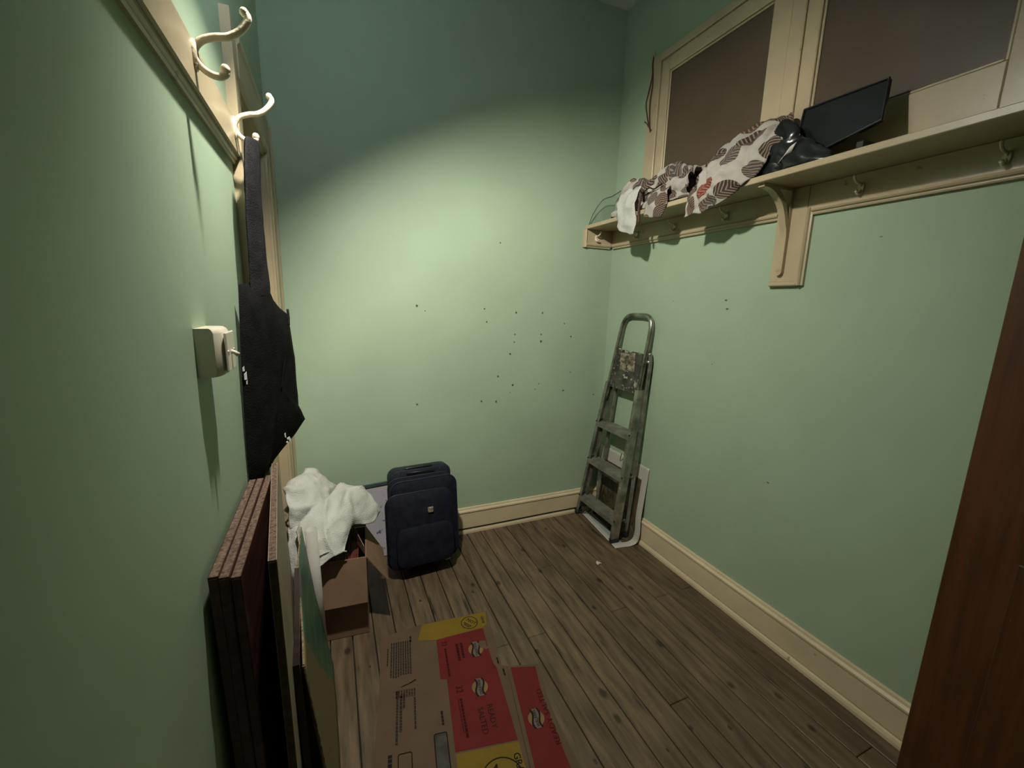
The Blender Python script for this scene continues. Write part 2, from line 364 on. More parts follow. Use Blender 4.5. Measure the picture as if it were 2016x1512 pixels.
def green_sheet_mat():
    m = mat('green_printed_card', (0.032, 0.100, 0.055), 0.45, 0.15, 6, 0.04, 40)
    nt = m.node_tree; L = nt.links; b = nt.nodes['Principled BSDF']
    src = b.inputs['Base Color'].links[0].from_socket
    g = nd(nt, 'ShaderNodeNewGeometry'); sx = nd(nt, 'ShaderNodeSeparateXYZ'); L.new(g.outputs['Position'], sx.inputs[0])
    # pale lines along the card
    mu = nd(nt, 'ShaderNodeMath', operation='MULTIPLY'); mu.inputs[1].default_value = 62; L.new(sx.outputs['Z'], mu.inputs[0])
    si = nd(nt, 'ShaderNodeMath', operation='SINE'); L.new(mu.outputs[0], si.inputs[0])
    gt = nd(nt, 'ShaderNodeMath', operation='GREATER_THAN'); gt.inputs[1].default_value = 0.93; L.new(si.outputs[0], gt.inputs[0])
    m1 = nd(nt, 'ShaderNodeMix', data_type='RGBA'); m1.inputs[7].default_value = (0.07, 0.14, 0.08, 1); L.new(gt.outputs[0], m1.inputs[0]); L.new(src, m1.inputs[6])
    # printed band ends, bare card nearer the foot
    ad = nd(nt, 'ShaderNodeMath', operation='MULTIPLY_ADD'); ad.inputs[1].default_value = 0.75; L.new(sx.outputs['Z'], ad.inputs[0]); L.new(sx.outputs['Y'], ad.inputs[2])
    mr = nd(nt, 'ShaderNodeMapRange'); mr.inputs[1].default_value = 1.40; mr.inputs[2].default_value = 1.43; L.new(ad.outputs[0], mr.inputs[0])
    m2 = nd(nt, 'ShaderNodeMix', data_type='RGBA'); m2.inputs[6].default_value = (0.125, 0.105, 0.045, 1); L.new(mr.outputs[0], m2.inputs[0]); L.new(m1.outputs[2], m2.inputs[7])
    L.new(m2.outputs[2], b.inputs['Base Color'])
    return m
GREEN = green_sheet_mat()
def poster_mat():
    m = bpy.data.materials.new('poster_print'); m.use_nodes = True; nt = m.node_tree; L = nt.links
    b = nt.nodes['Principled BSDF']; b.inputs['Roughness'].default_value = 0.5
    uv = nd(nt, 'ShaderNodeUVMap'); sx = nd(nt, 'ShaderNodeSeparateXYZ'); L.new(uv.outputs[0], sx.inputs[0])
    n = nd(nt, 'ShaderNodeTexNoise'); n.inputs['Scale'].default_value = 7; n.inputs['Detail'].default_value = 5; n.inputs['Distortion'].default_value = 1.6
    L.new(uv.outputs[0], n.inputs['Vector'])
    r = nd(nt, 'ShaderNodeValToRGB'); e = r.color_ramp.elements
    e[0].position = 0.30; e[0].color = (0.012, 0.010, 0.008, 1); e[1].position = 0.78; e[1].color = (0.30, 0.25, 0.18, 1)
    a = e.new(0.42); a.color = (0.035, 0.042, 0.022, 1); a = e.new(0.52); a.color = (0.10, 0.055, 0.028, 1); a = e.new(0.62); a.color = (0.07, 0.075, 0.045, 1)
    L.new(n.outputs['Fac'], r.inputs[0])
    def band(sock, lo, hi):
        c = nd(nt, 'ShaderNodeMath', operation='COMPARE'); c.inputs[1].default_value = (lo+hi)/2; c.inputs[2].default_value = (hi-lo)/2
        L.new(sock, c.inputs[0]); return c.outputs[0]
    blue = nd(nt, 'ShaderNodeMix', data_type='RGBA'); blue.inputs[7].default_value = (0.26, 0.30, 0.32, 1)
    L.new(band(sx.outputs['Y'], 0.0, 0.17), blue.inputs[0]); L.new(r.outputs[0], blue.inputs[6])
    fx = band(sx.outputs['X'], 0.10, 0.90); fy = band(sx.outputs['Y'], 0.075, 0.87)
    mu = nd(nt, 'ShaderNodeMath', operation='MULTIPLY'); L.new(fx, mu.inputs[0]); L.new(fy, mu.inputs[1])
    fin = nd(nt, 'ShaderNodeMix', data_type='RGBA'); fin.inputs[6].default_value = (0.44, 0.42, 0.38, 1); L.new(mu.outputs[0], fin.inputs[0]); L.new(blue.outputs[2], fin.inputs[7])
    L.new(fin.outputs[2], b.inputs['Base Color'])
    return m
POSTER = poster_mat()
def glassy(name, col, rough=0.05, alpha=0.25):
    m = bpy.data.materials.new(name); m.use_nodes = True; nt = m.node_tree; b = nt.nodes['Principled BSDF']
    b.inputs['Base Color'].default_value = (*col, 1); b.inputs['Roughness'].default_value = rough
    b.inputs['Alpha'].default_value = alpha; return m
FILM = glassy('clear_green_plastic', (0.10, 0.16, 0.11), 0.55, 0.28)
def shade_mat():
    m = bpy.data.materials.new('lamp_shade_fabric'); m.use_nodes = True; nt = m.node_tree; L = nt.links
    for n in list(nt.nodes):
        if n.type != 'OUTPUT_MATERIAL': nt.nodes.remove(n)
    d = nd(nt, 'ShaderNodeBsdfDiffuse'); d.inputs[0].default_value = (0.30, 0.32, 0.34, 1)
    t = nd(nt, 'ShaderNodeBsdfTranslucent'); t.inputs[0].default_value = (0.66, 0.78, 1.0, 1)
    mx = nd(nt, 'ShaderNodeMixShader'); mx.inputs[0].default_value = 0.45
    L.new(d.outputs[0], mx.inputs[1]); L.new(t.outputs[0], mx.inputs[2]); L.new(mx.outputs[0], nt.nodes['Material Output'].inputs[0])
    return m
SHADE = shade_mat()
BULB = bpy.data.materials.new('lit_bulb'); BULB.use_nodes = True
_b = BULB.node_tree.nodes['Principled BSDF']; _b.inputs['Emission Color'].default_value = (*BULB_COL, 1); _b.inputs['Emission Strength'].default_value = BULB_STRENGTH
_b.inputs['Base Color'].default_value = (0.8, 0.8, 0.8, 1)

# ================================================================== the room
fl = MB().box(XL-0.12, XR+0.1, YF-0.1, YB+0.1, -0.06, -0.022).build('floor', SUB)
tag(fl, kind='structure')
BW = 0.083
x = XL-0.10; bi = 0
shared = {}
while x < XR+0.02:
    if x + BW > XL-0.115:
        # each run of boarding is two lengths butted together
        cut = random.choice((0.55, 0.9, 1.35, 1.75))
        for (y0, y1) in ((YF, cut), (cut+0.0015, YB)):
            key = round(y1-y0, 3)
            if key not in shared:
                shared[key] = MB().cbox(0, BW-0.0035, 0, y1-y0, -0.022, 0, 0.0022)
            if not isinstance(shared[key], bpy.types.Mesh):
                o = shared[key].build('floorboard', FLOORW, fl); shared[key] = o.data
            else:
                o = bpy.data.objects.new('floorboard', shared[key]); C.objects.link(o); o.parent = fl
            o.location = (x, y0, -0.0008*random.random())
    x += BW
tag(MB().box(XL-0.1, XR+0.1, YF-0.1, YB+0.1, ZC, ZC+0.08).build('ceiling', CEIL), kind='structure')
wb = tag(MB().box(XL-0.12, XR+0.1, YB, YB+0.1, -0.05, ZC).build('wall_back', MINT), kind='structure')
wr = tag(MB().box(XR, XR+0.1, YF-0.1, YB, -0.05, ZC).build('wall_right', MINT), kind='structure')
tag(MB().box(XL-0.1, XR, YF-0.1, YF, -0.05, ZC).build('wall_front', MINT), kind='structure')
# left wall with a doorway at its far end
D0, D1, DH = 1.505, 2.105, 1.925
wl = MB().box(XL-0.1, XL, YF, D0, -0.05, ZC).box(XL-0.1, XL, D1, YB, -0.05, ZC).box(XL-0.1, XL, D0, D1, DH, ZC)
tag(wl.build('wall_left', MINT), kind='structure')
# chips and old fixing holes in the plaster
hm = None
def holes(wall, pts, axis):
    global hm
    for (a, z, r) in pts:
        if hm is None:
            hm = MB().lathe([(0.0, -0.0004), (0.55, -0.0004), (1.0, 0.0012), (1.25, 0.0006), (1.3, 0.0)], 9, axis=(0,-1,0)).build('plaster_chip', HOLE, wall).data
            o = [q for q in wall.children if q.name.startswith('plaster_chip')][-1]
        else:
            o = bpy.data.objects.new('plaster_chip', hm); C.objects.link(o); o.parent = wall
        if axis == 'y': o.location = (a, YB-0.0005, z); o.rotation_euler = (0, random.uniform(0, 6), 0)
        else: o.location = (XR-0.0005, a, z); o.rotation_euler = (random.uniform(0, 6), 0, -PI/2)
        o.scale = (r, 1, r*random.uniform(0.6, 1.0))
holes(wb, [(0.414, 1.325, 0.005), (0.783, 1.316, 0.0036), (0.797, 1.245, 0.004), (0.974, 1.298, 0.0045), (1.141, 1.299, 0.005), (0.969, 1.175, 0.0031), (0.966, 1.131, 0.0036), (1.137, 1.174, 0.0045), (1.138, 1.133, 0.0059), (1.291, 1.237, 0.0036), (1.34, 1.16, 0.0036), (0.942, 1.063, 0.005), (0.87, 0.935, 0.005), (0.963, 0.88, 0.005), (1.133, 0.879, 0.0027), (1.109, 0.846, 0.0022), (1.304, 0.827, 0.0054), (0.771, 0.795, 0.0054), (0.861, 0.787, 0.0059), (0.406, 0.803, 0.005), (1.348, 0.94, 0.0031), (0.947, 0.836, 0.0022), (1.528, 0.789, 0.0036), (0.456, 1.3, 0.0022), (0.869, 1.67, 0.004)], "y")
holes(wr, [(1.368, 1.388, 0.0045), (1.357, 1.351, 0.005), (1.681, 1.382, 0.0027), (1.404, 1.098, 0.0022), (1.066, 0.661, 0.004), (0.824, 1.583, 0.0031)], "x")

# skirting boards
def skirting(name, axis, a0, a1, wall, sgn):
    # profile: (distance from wall, height)
    prof = [(0,0.030),(0.017,0.030),(0.017,0.128),(0.021,0.131),(0.021,0.139),(0.012,0.146),(0.010,0.155),(0,0.157)]
    shoe = [(0,0),(0.026,0),(0.026,0.012),(0.022,0.022),(0.012,0.027),(0,0.028)]
    o = None
    for nm, pr in ((name, prof), ('shoe_moulding', shoe)):
        pts = [(wall+sgn*d, z) for d, z in pr]
        p = MB().prism(pts, axis, a0, a1).build(nm, SKIRT, o)
        if o is None: o = tag(p, kind='structure')
    return o
skirting('baseboard_back', 'y' if False else 'x', XL, XR, YB, -1)
skirting('baseboard_right', 'y', YF, YB-0.022, XR, -1)
skirting('baseboard_left', 'y', YF, 1.375, XL, 1)

# doorway in the left wall: architraves, frame and a painted door leaf
d1 = MB().box(XL-0.075, XL-0.035, D0+0.012, D1-0.012, 0.008, DH-0.012).build('door_1', CREAM); tag(d1, kind='structure')
for (z0, z1) in ((0.16, 0.78), (0.98, 1.80)):
    for (y0, y1) in ((D0+0.09, (D0+D1)/2-0.04), ((D0+D1)/2+0.04, D1-0.09)):
        MB().cbox(XL-0.036, XL-0.029, y0, y1, z0, z1, 0.003).build('door_panel', CREAM, d1)
AW = 0.127
leg_prof = lambda y0, s: [(XL, y0), (XL+0.023, y0), (XL+0.023, y0+s*0.018), (XL+0.017, y0+s*0.026), (XL+0.017, y0+s*0.104), (XL+0.012, y0+s*0.110), (XL+0.010, y0+s*AW), (XL, y0+s*AW)]
MB().prism(leg_prof(D0-AW, 1), 'z', 0, DH+AW).build('architrave', CREAM, d1)
MB().prism(leg_prof(YB-0.0005, -1)[:-2]+[(XL+0.010, D1), (XL, D1)], 'z', 0, DH+AW).build('architrave', CREAM, d1)
MB().prism([(XL, DH+AW), (XL+0.023, DH+AW), (XL+0.023, DH+AW-0.018), (XL+0.017, DH+AW-0.026), (XL+0.017, DH+0.02), (XL+0.010, DH+0.014), (XL+0.010, DH), (XL, DH)], 'y', D0+0.0005, D1-0.0005).build('architrave', CREAM, d1)
fr = MB().box(XL-0.1, XL, D0, D0+0.011, 0, DH).box(XL-0.1, XL, D1-0.011, D1, 0, DH).box(XL-0.1, XL, D0+0.011, D1-0.011, DH-0.011, DH)
fr.build('door_frame', CREAM, d1)
MB().lathe([(0.0, 0.052), (0.018, 0.05), (0.026, 0.038), (0.022, 0.026), (0.010, 0.02), (0.010, 0.004), (0.024, 0.002), (0.024, 0)], 16, (XL-0.035, D1-0.06, 0.98), (1,0,0)).build('door_knob', HOOKP, d1, True)

# brown door standing open at the right
DX = 1.35; DY0, DY1 = -0.335, 0.437
d2 = MB().cbox(DX, DX+0.04, DY0, DY1, 0.006, 1.985, 0.002).build('door_2', BROWN); tag(d2, kind='structure')
for (z0, z1) in ((0.22, 0.82), (1.02, 1.82)):
    for (y0, y1) in ((DY0+0.11, DY0+0.34), (DY0+0.43, DY1-0.11)):
        MB().cbox(DX-0.004, DX+0.002, y0, y1, z0, z1, 0.003).build('door_panel', BROWN, d2)
for z in (0.25, 1.72):
    MB().tube([(DX+0.02, DY0-0.006, z-0.04), (DX+0.02, DY0-0.006, z+0.04)], 0.006, 8).build('hinge', GREYM, d2)

# borrowed-light window high in the right wall
win = MB()
F0, F1 = 0.48, 1.968
ZB, ZT = 1.8075, 2.583
XW = XR
def wbar(mb, y0, y1, z0, z1, d0, d1): mb.cbox(XW-d1, XW-d0, y0, y1, z0, z1, 0.0025)
w1 = MB(); wbar(w1, F1-0.078, F1, ZB, ZT, 0.0, 0.026); w1 = w1.build('window_1', CREAM); tag(w1, kind='structure')
def wpart(nm, y0, y1, z0, z1, d1, m=CREAM, d0=0.0):
    b = MB(); wbar(b, y0, y1, z0, z1, d0, d1); return b.build(nm, m, w1)
wpart('frame_head', F0, F1-0.079, ZT-0.034, ZT, 0.026)
wpart('frame_side', F0, F0+0.05, ZB, ZT-0.035, 0.026)
wpart('mullion', 1.160, 1.214, ZB, ZT-0.035, 0.024)
wpart('frame_sill', 1.2145, F1-0.079, ZB, ZB+0.028, 0.024)
wpart('frame_sill', F0+0.051, 1.1595, ZB, ZB+0.028, 0.024)
def sash(y0, y1):
    z0, z1 = ZB+0.029, ZT-0.036
    s_ = wpart('sash_stile', y1-0.053, y1, z0, z1, 0.019); wpart('sash_stile', y0, y0+0.075, z0, z1, 0.019)
    wpart('sash_rail', y0+0.0755, y1-0.0535, z1-0.062, z1, 0.019); wpart('sash_rail', y0+0.0755, y1-0.0535, z0, z0+0.138, 0.019)
    wpart('pane', y0+0.0755, y1-0.0535, z0+0.1385, z1-0.0625, 0.007, PANE)
    b = MB()
    for (a, c, e, f) in ((y1-0.0625, y1-0.054, z0+0.139, z1-0.063), (y0+0.076, y0+0.0845, z0+0.139, z1-0.063)): wbar(b, a, c, e, f, 0.007, 0.013)
    for (e, f) in ((z0+0.139, z0+0.1475), (z1-0.0715, z1-0.063)): wbar(b, y0+0.085, y1-0.063, e, f, 0.007, 0.013)
    b.build('glazing_bead', CREAM, w1)
sash(1.2155, 1.886); sash(0.535, 1.1585)

# ================================================================== pendant lamp
lamp = thing('pendant_lamp', 'ceiling pendant lamp with a crooked fabric shade above the coat rail', 'lamp', (LAMP.x, LAMP.y, ZC))
ax = LAMP_AXIS
RIM = 0.135; rim_d = RIM/math.tan(LAMP_HALF)
topd = -0.13
prof = [(RIM, rim_d), (0.05, topd)]
o = MB().lathe([(RIM, rim_d), (RIM*0.75+0.05*0.25, rim_d*0.75+topd*0.25), (0.062, topd*0.8+rim_d*0.2), (0.05, topd), (0.0, topd-0.002)], 40, LAMP, ax).build('lamp_shade', SHADE, None, True, fix=False); put(o, lamp)
o = MB().lathe([(0.0, 0.0), (BULB_R, 0.0)], 24, LAMP, BULB_AXIS).build('bulb_lens', BULB, None, False); put(o, lamp)
o = MB().lathe([(BULB_R+0.001, 0.001), (BULB_R+0.001, -0.004), (0.027, -0.022), (0.015, -0.045), (0.0, -0.046)], 24, LAMP, BULB_AXIS).build('bulb_body', WHITEP, None, True); put(o, lamp)
hp = LAMP - ax*0.125
o = MB().lathe([(0.0, -0.085), (0.014, -0.083), (0.019, -0.05), (0.019, -0.036), (0.0, -0.036)], 16, LAMP, ax).build('lamp_holder', BLACKP, None, True); put(o, lamp)
o = MB().tube(spline([LAMP-ax*0.08, LAMP-ax*0.16, (LAMP.x-0.09, LAMP.y-0.02, 2.64), (LAMP.x-0.09, LAMP.y-0.02, ZC-0.02)], 6), 0.0035, 8).build('flex', WHITEP, None, True); put(o, lamp)
o = MB().lathe([(0.0, -0.03), (0.03, -0.028), (0.042, -0.015), (0.045, 0.0)], 18, (LAMP.x-0.09, LAMP.y-0.02, ZC), (0,0,1)).build('ceiling_rose', WHITEP, None, True); put(o, lamp)

# ================================================================== coat rails, hooks and shelf
def hook(parent, upper, lower, base, r=0.0052, plate=(0.012, 0.026)):
    """double coat hook; upper and lower arms are 3D centre lines"""
    h = MB()
    U = spline(upper, 5); Lw = spline(lower, 5)
    h.tube(U, [r*0.95+0.0016*abs(math.sin(i*0.9)) if False else r for i in range(len(U))], 10)
    h.ball(U[-1], r*1.25, 10)
    h.tube(Lw, r, 10); h.ball(Lw[-1], r*1.35, 10)
    hk = h.build('coat_hook', HOOKP, parent, True)
    bp = MB(); nx, ny = base[1]
    c = Vector(base[0]); n = Vector((nx, ny, 0)); t = Vector((-ny, nx, 0))
    V = []
    for dep, sc in ((0, 1.0), (0.003, 1.0), (0.006, 0.8)):
        for k in range(16):
            a = 2*PI*k/16
            V.append(c + n*dep + t*math.cos(a)*plate[0]*sc + Vector((0,0,1))*math.sin(a)*plate[1]*sc)
    F = [(i*16+j, i*16+(j+1) % 16, (i+1)*16+(j+1) % 16, (i+1)*16+j) for i in range(2) for j in range(16)] + [tuple(32+j for j in range(16)), tuple(range(16))[::-1]]
    bp.add(V, F); bp.build('back_plate', HOOKP, hk, 'auto')
    return hk
RZ0, RZ1 = 1.686, 1.784
# left rail
cl = thing('coat_rail', 'long cream coat rail with two big double hooks on the left wall', 'coat rail', (0,0,0))
MB().prism([(XL, RZ0+0.02), (XL+0.020, RZ0+0.02), (XL+0.020, RZ1-0.004), (XL+0.016, RZ1), (XL, RZ1)], 'y', YF, 1.376).build('rail_board', CREAM, cl)
MB().prism([(XL, RZ0+0.001), (XL+0.006, RZ0+0.001), (XL+0.008, RZ0+0.006), (XL+0.008, RZ0+0.010), (XL+0.0125, RZ0+0.013), (XL+0.0125, RZ0+0.0195), (XL, RZ0+0.0195)], 'y', YF, 1.376).build('rail_moulding', CREAM, cl)
for hy in (0.974, 1.316):
    up_ = [(-0.193,hy,1.762),(-0.188,hy,1.773),(-0.177,hy,1.784),(-0.158,hy,1.792),(-0.139,hy,1.797),(-0.121,hy,1.810),(-0.109,hy,1.826),(-0.107,hy,1.835),(-0.112,hy,1.841)]
    lo_ = [(-0.193,hy,1.762),(-0.190,hy,1.750),(-0.181,hy,1.738),(-0.168,hy,1.731),(-0.156,hy,1.731),(-0.148,hy,1.737),(-0.148,hy,1.744)]
    hook(cl, up_, lo_, ((XL+0.020, hy, 1.757), (1, 0)), 0.0062)

# right rail with its pilaster, running on round the corner to the back wall
cr = thing('coat_rail', 'cream moulded coat rail under the shelf on the right wall', 'coat rail', (0,0,0))
P0, P1 = 1.058, 1.166
MB().prism([(XR, 1.708), (XR-0.016, 1.708), (XR-0.016, 1.784), (XR, 1.784)], 'y', YF, P0-0.0005).build('rail_board', CREAM, cr)
MB().prism([(XR, 1.708), (XR-0.016, 1.708), (XR-0.016, 1.784), (XR, 1.784)], 'y', P1+0.0005, YB).build('rail_board', CREAM, cr)
mpf = lambda s: [(XR, 1.684), (XR-0.012, 1.684), (XR-0.014, 1.688), (XR-0.014, 1.692), (XR-0.021, 1.695), (XR-0.024, 1.700), (XR-0.021, 1.7075), (XR, 1.7075)]
MB().prism(mpf(0), 'y', YF, P0-0.016).build('rail_moulding', CREAM, cr)
MB().prism(mpf(0), 'y', P1+0.0005, YB-0.024).build('rail_moulding', CREAM, cr)
MB().prism([(XR, P0), (XR-0.018, P0), (XR-0.018, P1), (XR, P1)], 'z', 1.455, 1.784).build('pilaster_board', CREAM, cr)
# moulding down the pilaster side and across its foot
MB().prism([(XR, P0-0.0005), (XR-0.021, P0-0.0005), (XR-0.024, P0-0.006), (XR-0.020, P0-0.010), (XR-0.014, P0-0.012), (XR-0.012, P0-0.018), (XR, P0-0.018)], 'z', 1.44, 1.7075).build('pilaster_moulding', CREAM, cr)
MB().cbox(XR-0.021, XR, P0-0.0005, P1+0.004, 1.438, 1.4545, 0.004).build('pilaster_foot', CREAM, cr)
MB().box(1.405, XR-0.0165, YB-0.016, YB, 1.708, 1.784).build('rail_board', CREAM, cr)
MB().prism([(YB, 1.684), (YB-0.012, 1.684), (YB-0.014, 1.690), (YB-0.021, 1.694), (YB-0.024, 1.700), (YB-0.021, 1.7075), (YB, 1.7075)], 'x', 1.405, XR-0.0245).build('rail_moulding', CREAM, cr)
MB().prism([(1.4045, YB), (1.4045, YB-0.021), (1.400, YB-0.024), (1.395, YB-0.021), (1.393, YB-0.014), (1.388, YB-0.012), (1.388, YB)], 'z', 1.684, 1.784).build('end_moulding', CREAM, cr)
def small_hook(parent, p, n):
    c = Vector(p); n = Vector(n)
    Z = Vector((0,0,1))
    up_ = [c+n*0.002+Z*0.004, c+n*0.012+Z*0.012, c+n*0.03+Z*0.014, c+n*0.042+Z*0.022, c+n*0.045+Z*0.03]
    lo_ = [c+n*0.002-Z*0.002, c+n*0.008-Z*0.014, c+n*0.018-Z*0.018, c+n*0.026-Z*0.012]
    hook(parent, up_, lo_, (tuple(c), (n.x, n.y)), 0.004, (0.010, 0.018))
for y in (0.573, 0.894, 1.40, 1.70, 1.98): small_hook(cr, (XR-0.016, y, 1.738), (-1,0,0))
for x in (1.47,): small_hook(cr, (x, YB-0.016, 1.738), (0,-1,0))

# shelf
SZ0, SZ1, SX = 1.785, 1.806, 1.400
sh = thing('wall_shelf', 'long cream painted shelf on the right wall below the window', 'shelf', (0,0,0))
MB().cbox(SX, XR, YF, YB, SZ0, SZ1, 0.002).build('shelf_board', CREAM, sh)
yb = (P0+P1)/2 + 0.012
bk = spline([(SX+0.022, yb, SZ0-0.008), (SX+0.075, yb, SZ0-0.022), (SX+0.125, yb, SZ0-0.062), (SX+0.152, yb, SZ0-0.12), (SX+0.166, yb, SZ0-0.17), (SX+0.168, yb, 1.49)], 5)
b = MB()
for i in range(len(bk)-1):
    t0 = 0.011 + 0.012*(1-i/len(bk)); 
    a, c = bk[i], bk[i+1]
    tn = (c-a).normalized(); nn = Vector((-tn.z, 0, tn.x))
    if nn.x < 0: nn = -nn
    hw = 0.0125
    b.hexa([a+Vector((0,-hw,0)), a+Vector((0,hw,0)), c+Vector((0,hw,0)), c+Vector((0,-hw,0)),
            a+nn*t0+Vector((0,-hw,0)), a+nn*t0+Vector((0,hw,0)), c+nn*t0+Vector((0,hw,0)), c+nn*t0+Vector((0,-hw,0))])
b.box(SX+0.02, XR-0.019, yb-0.012, yb+0.012, SZ0-0.011, SZ0-0.0005)
b.box(XR-0.034, XR-0.0185, yb-0.012, yb+0.012, 1.49, SZ0-0.011)
b.lathe([(0.0, 0.0155), (0.0122, 0.0155), (0.0122, 0.0)], 14, (XR-0.0185, yb, 1.49), (-1,0,0))
b.build('bracket', CREAM, sh)

# ================================================================== light switch
sw = thing('light_switch', 'cream surface-mounted toggle light switch on the left wall', 'switch', (XL, 0.90, 1.253))
def loc(o): return put(o, sw)
sp = [(XL, 0.862), (XL+0.028, 0.862), (XL+0.036, 0.870), (XL+0.040, 0.885), (XL+0.041, 0.904), (XL+0.040, 0.923), (XL+0.036, 0.938), (XL+0.028, 0.946), (XL, 0.946)]
def ring(pts, z): return [(px_, py_, z) for px_, py_ in pts]
b = MB(); N = len(sp)
rows_ = []
for z, k in ((1.211, 0.80), (1.214, 0.92), (1.220, 1.0), (1.286, 1.0), (1.292, 0.92), (1.295, 0.80)):
    rows_ += [(XL+(px_-XL)*k, py_, z) for px_, py_ in sp]
b.add(rows_, [(i*N+j, i*N+(j+1) % N, (i+1)*N+(j+1) % N, (i+1)*N+j) for i in range(5) for j in range(N)] + [tuple(range(N)), tuple(5*N+j for j in range(N))])
loc(b.build('switch_body', SWITCHP, None, 'auto'))
loc(MB().cbox(XL+0.0405, XL+0.0445, 0.872, 0.936, 1.218, 1.288, 0.002).build('switch_plate', SWITCHP))
loc(MB().tube([(XL+0.043, 0.904, 1.252), (XL+0.049, 0.904, 1.250), (XL+0.055, 0.904, 1.245)], [0.004, 0.0035, 0.0045], 10).build('toggle', SWITCHP, None, True))
for y in (0.880, 0.928): loc(MB().lathe([(0.0, 0.0012), (0.003, 0.001), (0.003, 0)], 10, (XL+0.0445, y, 1.253), (1,0,0)).build('screw', GREYM))

# ================================================================== black tote bag on the second hook
bag = thing('tote_bag', 'black fabric tote bag hanging by its strap from the far hook', 'bag', (-0.15, 1.28, 0.87))
bo = [(-0.194,1.210,1.378),(-0.174,1.247,1.385),(-0.146,1.295,1.383),(-0.138,1.309,1.352),(-0.122,1.335,1.322),(-0.108,1.362,1.306),(-0.107,1.365,1.273),(-0.101,1.374,1.185),(-0.101,1.375,1.09),(-0.099,1.378,1.03),(-0.086,1.400,0.978),(-0.109,1.361,0.950),(-0.140,1.307,0.924),(-0.160,1.270,0.905),(-0.182,1.245,0.872),(-0.190,1.190,0.862),(-0.204,1.172,0.890),(-0.204,1.174,0.960),(-0.203,1.180,1.048),(-0.200,1.194,1.209)]
nrm = Vector((0.87, -0.49, 0)).normalized()
fine = []
for i in range(len(bo)):
    a, c = Vector(bo[i]), Vector(bo[(i+1) % len(bo)])
    for k in range(3): fine.append(a.lerp(c, k/3))
fine = [p - nrm*0.006 for p in fine]
cen = sum(fine, Vector())/len(fine)
b = MB(); n_ = len(fine); V = []
stp = [(1.0, 0), (0.93, 0.010), (0.75, 0.017), (0.5, 0.020), (0.25, 0.021)]
for sgn in (1, -1):
    base = len(V)
    for sc, of in stp:
        for p in fine:
            q = cen.lerp(p, sc)
            wv = noise.noise(q*14)*0.006*(1-sc)*2 + noise.noise(q*34)*0.002
            V.append(q + nrm*(of*(1.0 if sgn > 0 else 0.35)*sgn + (wv if sc < 1 else 0)))
    V.append(cen + nrm*0.021*(1.0 if sgn > 0 else 0.35)*sgn)
    for i in range(len(stp)-1):
        for j in range(n_):
            f = (base+i*n_+j, base+i*n_+(j+1) % n_, base+(i+1)*n_+(j+1) % n_, base+(i+1)*n_+j)
            b.f.append(f); b.mi.append(0)
    for j in range(n_): b.f.append((base+(len(stp)-1)*n_+j, base+(len(stp)-1)*n_+(j+1) % n_, len(V)-1)); b.mi.append(0)
b.v = V
bb = b.build('bag_body', BLACKF, bag, True)
sl = [[(-0.162,1.292,1.7275),(-0.146,1.318,1.7285)],[(-0.166,1.262,1.715),(-0.142,1.305,1.718)],[(-0.172,1.246,1.60),(-0.146,1.296,1.60)],[(-0.176,1.243,1.48),(-0.146,1.297,1.48)],[(-0.1775,1.240,1.40),(-0.1445,1.299,1.40)],[(-0.1785,1.238,1.345),(-0.1435,1.300,1.345)]]
o = surf([[tuple(Vector(a)+nrm*0.001), tuple((Vector(a)+Vector(c))/2+nrm*0.005), tuple(Vector(c)+nrm*0.001)] for a, c in sl], 5, 4, 'strap', STRAPF, bag, 0.002, 20, 0.003, 4.0)
sl2 = [[tuple(Vector(a).lerp(Vector(c), 0.12)-nrm*0.005), tuple((Vector(a)+Vector(c))/2-nrm*0.006), tuple(Vector(c).lerp(Vector(a), 0.12)-nrm*0.005)] for a, c in sl]
surf(sl2, 5, 4, 'strap', STRAPF, bag, 0.002, 20, 0.003, 9.0)
# seam ridge and the scraps of white print
bagp = lambda y, z, d: Vector((-0.2+(y-1.2)*0.17/0.30, y, z)) + nrm*(d-0.006)
MB().tube(spline([bagp(1.352,1.300,0.008), bagp(1.338,1.24,0.0175), bagp(1.312,1.17,0.0215), bagp(1.292,1.10,0.0225)], 5), 0.0022, 6).build('bag_seam', BLACKF, bag, True)
MB().tube(spline([bagp(1.362,1.318,0.004), bagp(1.360,1.295,0.007), bagp(1.352,1.275,0.012)], 4), 0.0036, 6).build('bag_corner_fold', STRAPF, bag, True)
pr = MB()
for (y, z, wy, wz) in ((1.292,0.967,0.004,0.012),(1.300,0.957,0.010,0.006),(1.306,0.951,0.007,0.007),(1.296,0.949,0.006,0.004)):
    pr.slab([bagp(y,z,0.0225), bagp(y+wy,z-0.002,0.0225), bagp(y+wy,z+wz,0.0215), bagp(y,z+wz*0.8,0.0215)], 0.0008)
pr.build('bag_print', WHITEP, bag)
pr = MB()
for (y, z, wy, wz) in ((1.190,1.150,0.006,0.020),(1.194,1.138,0.007,0.012),(1.187,1.172,0.004,0.012)):
    pr.slab([bagp(y,z,0.012), bagp(y+wy,z,0.0135), bagp(y+wy,z+wz,0.0135), bagp(y,z+wz*0.7,0.012)], 0.0008)
pr.build('bag_print', WHITEP, bag)

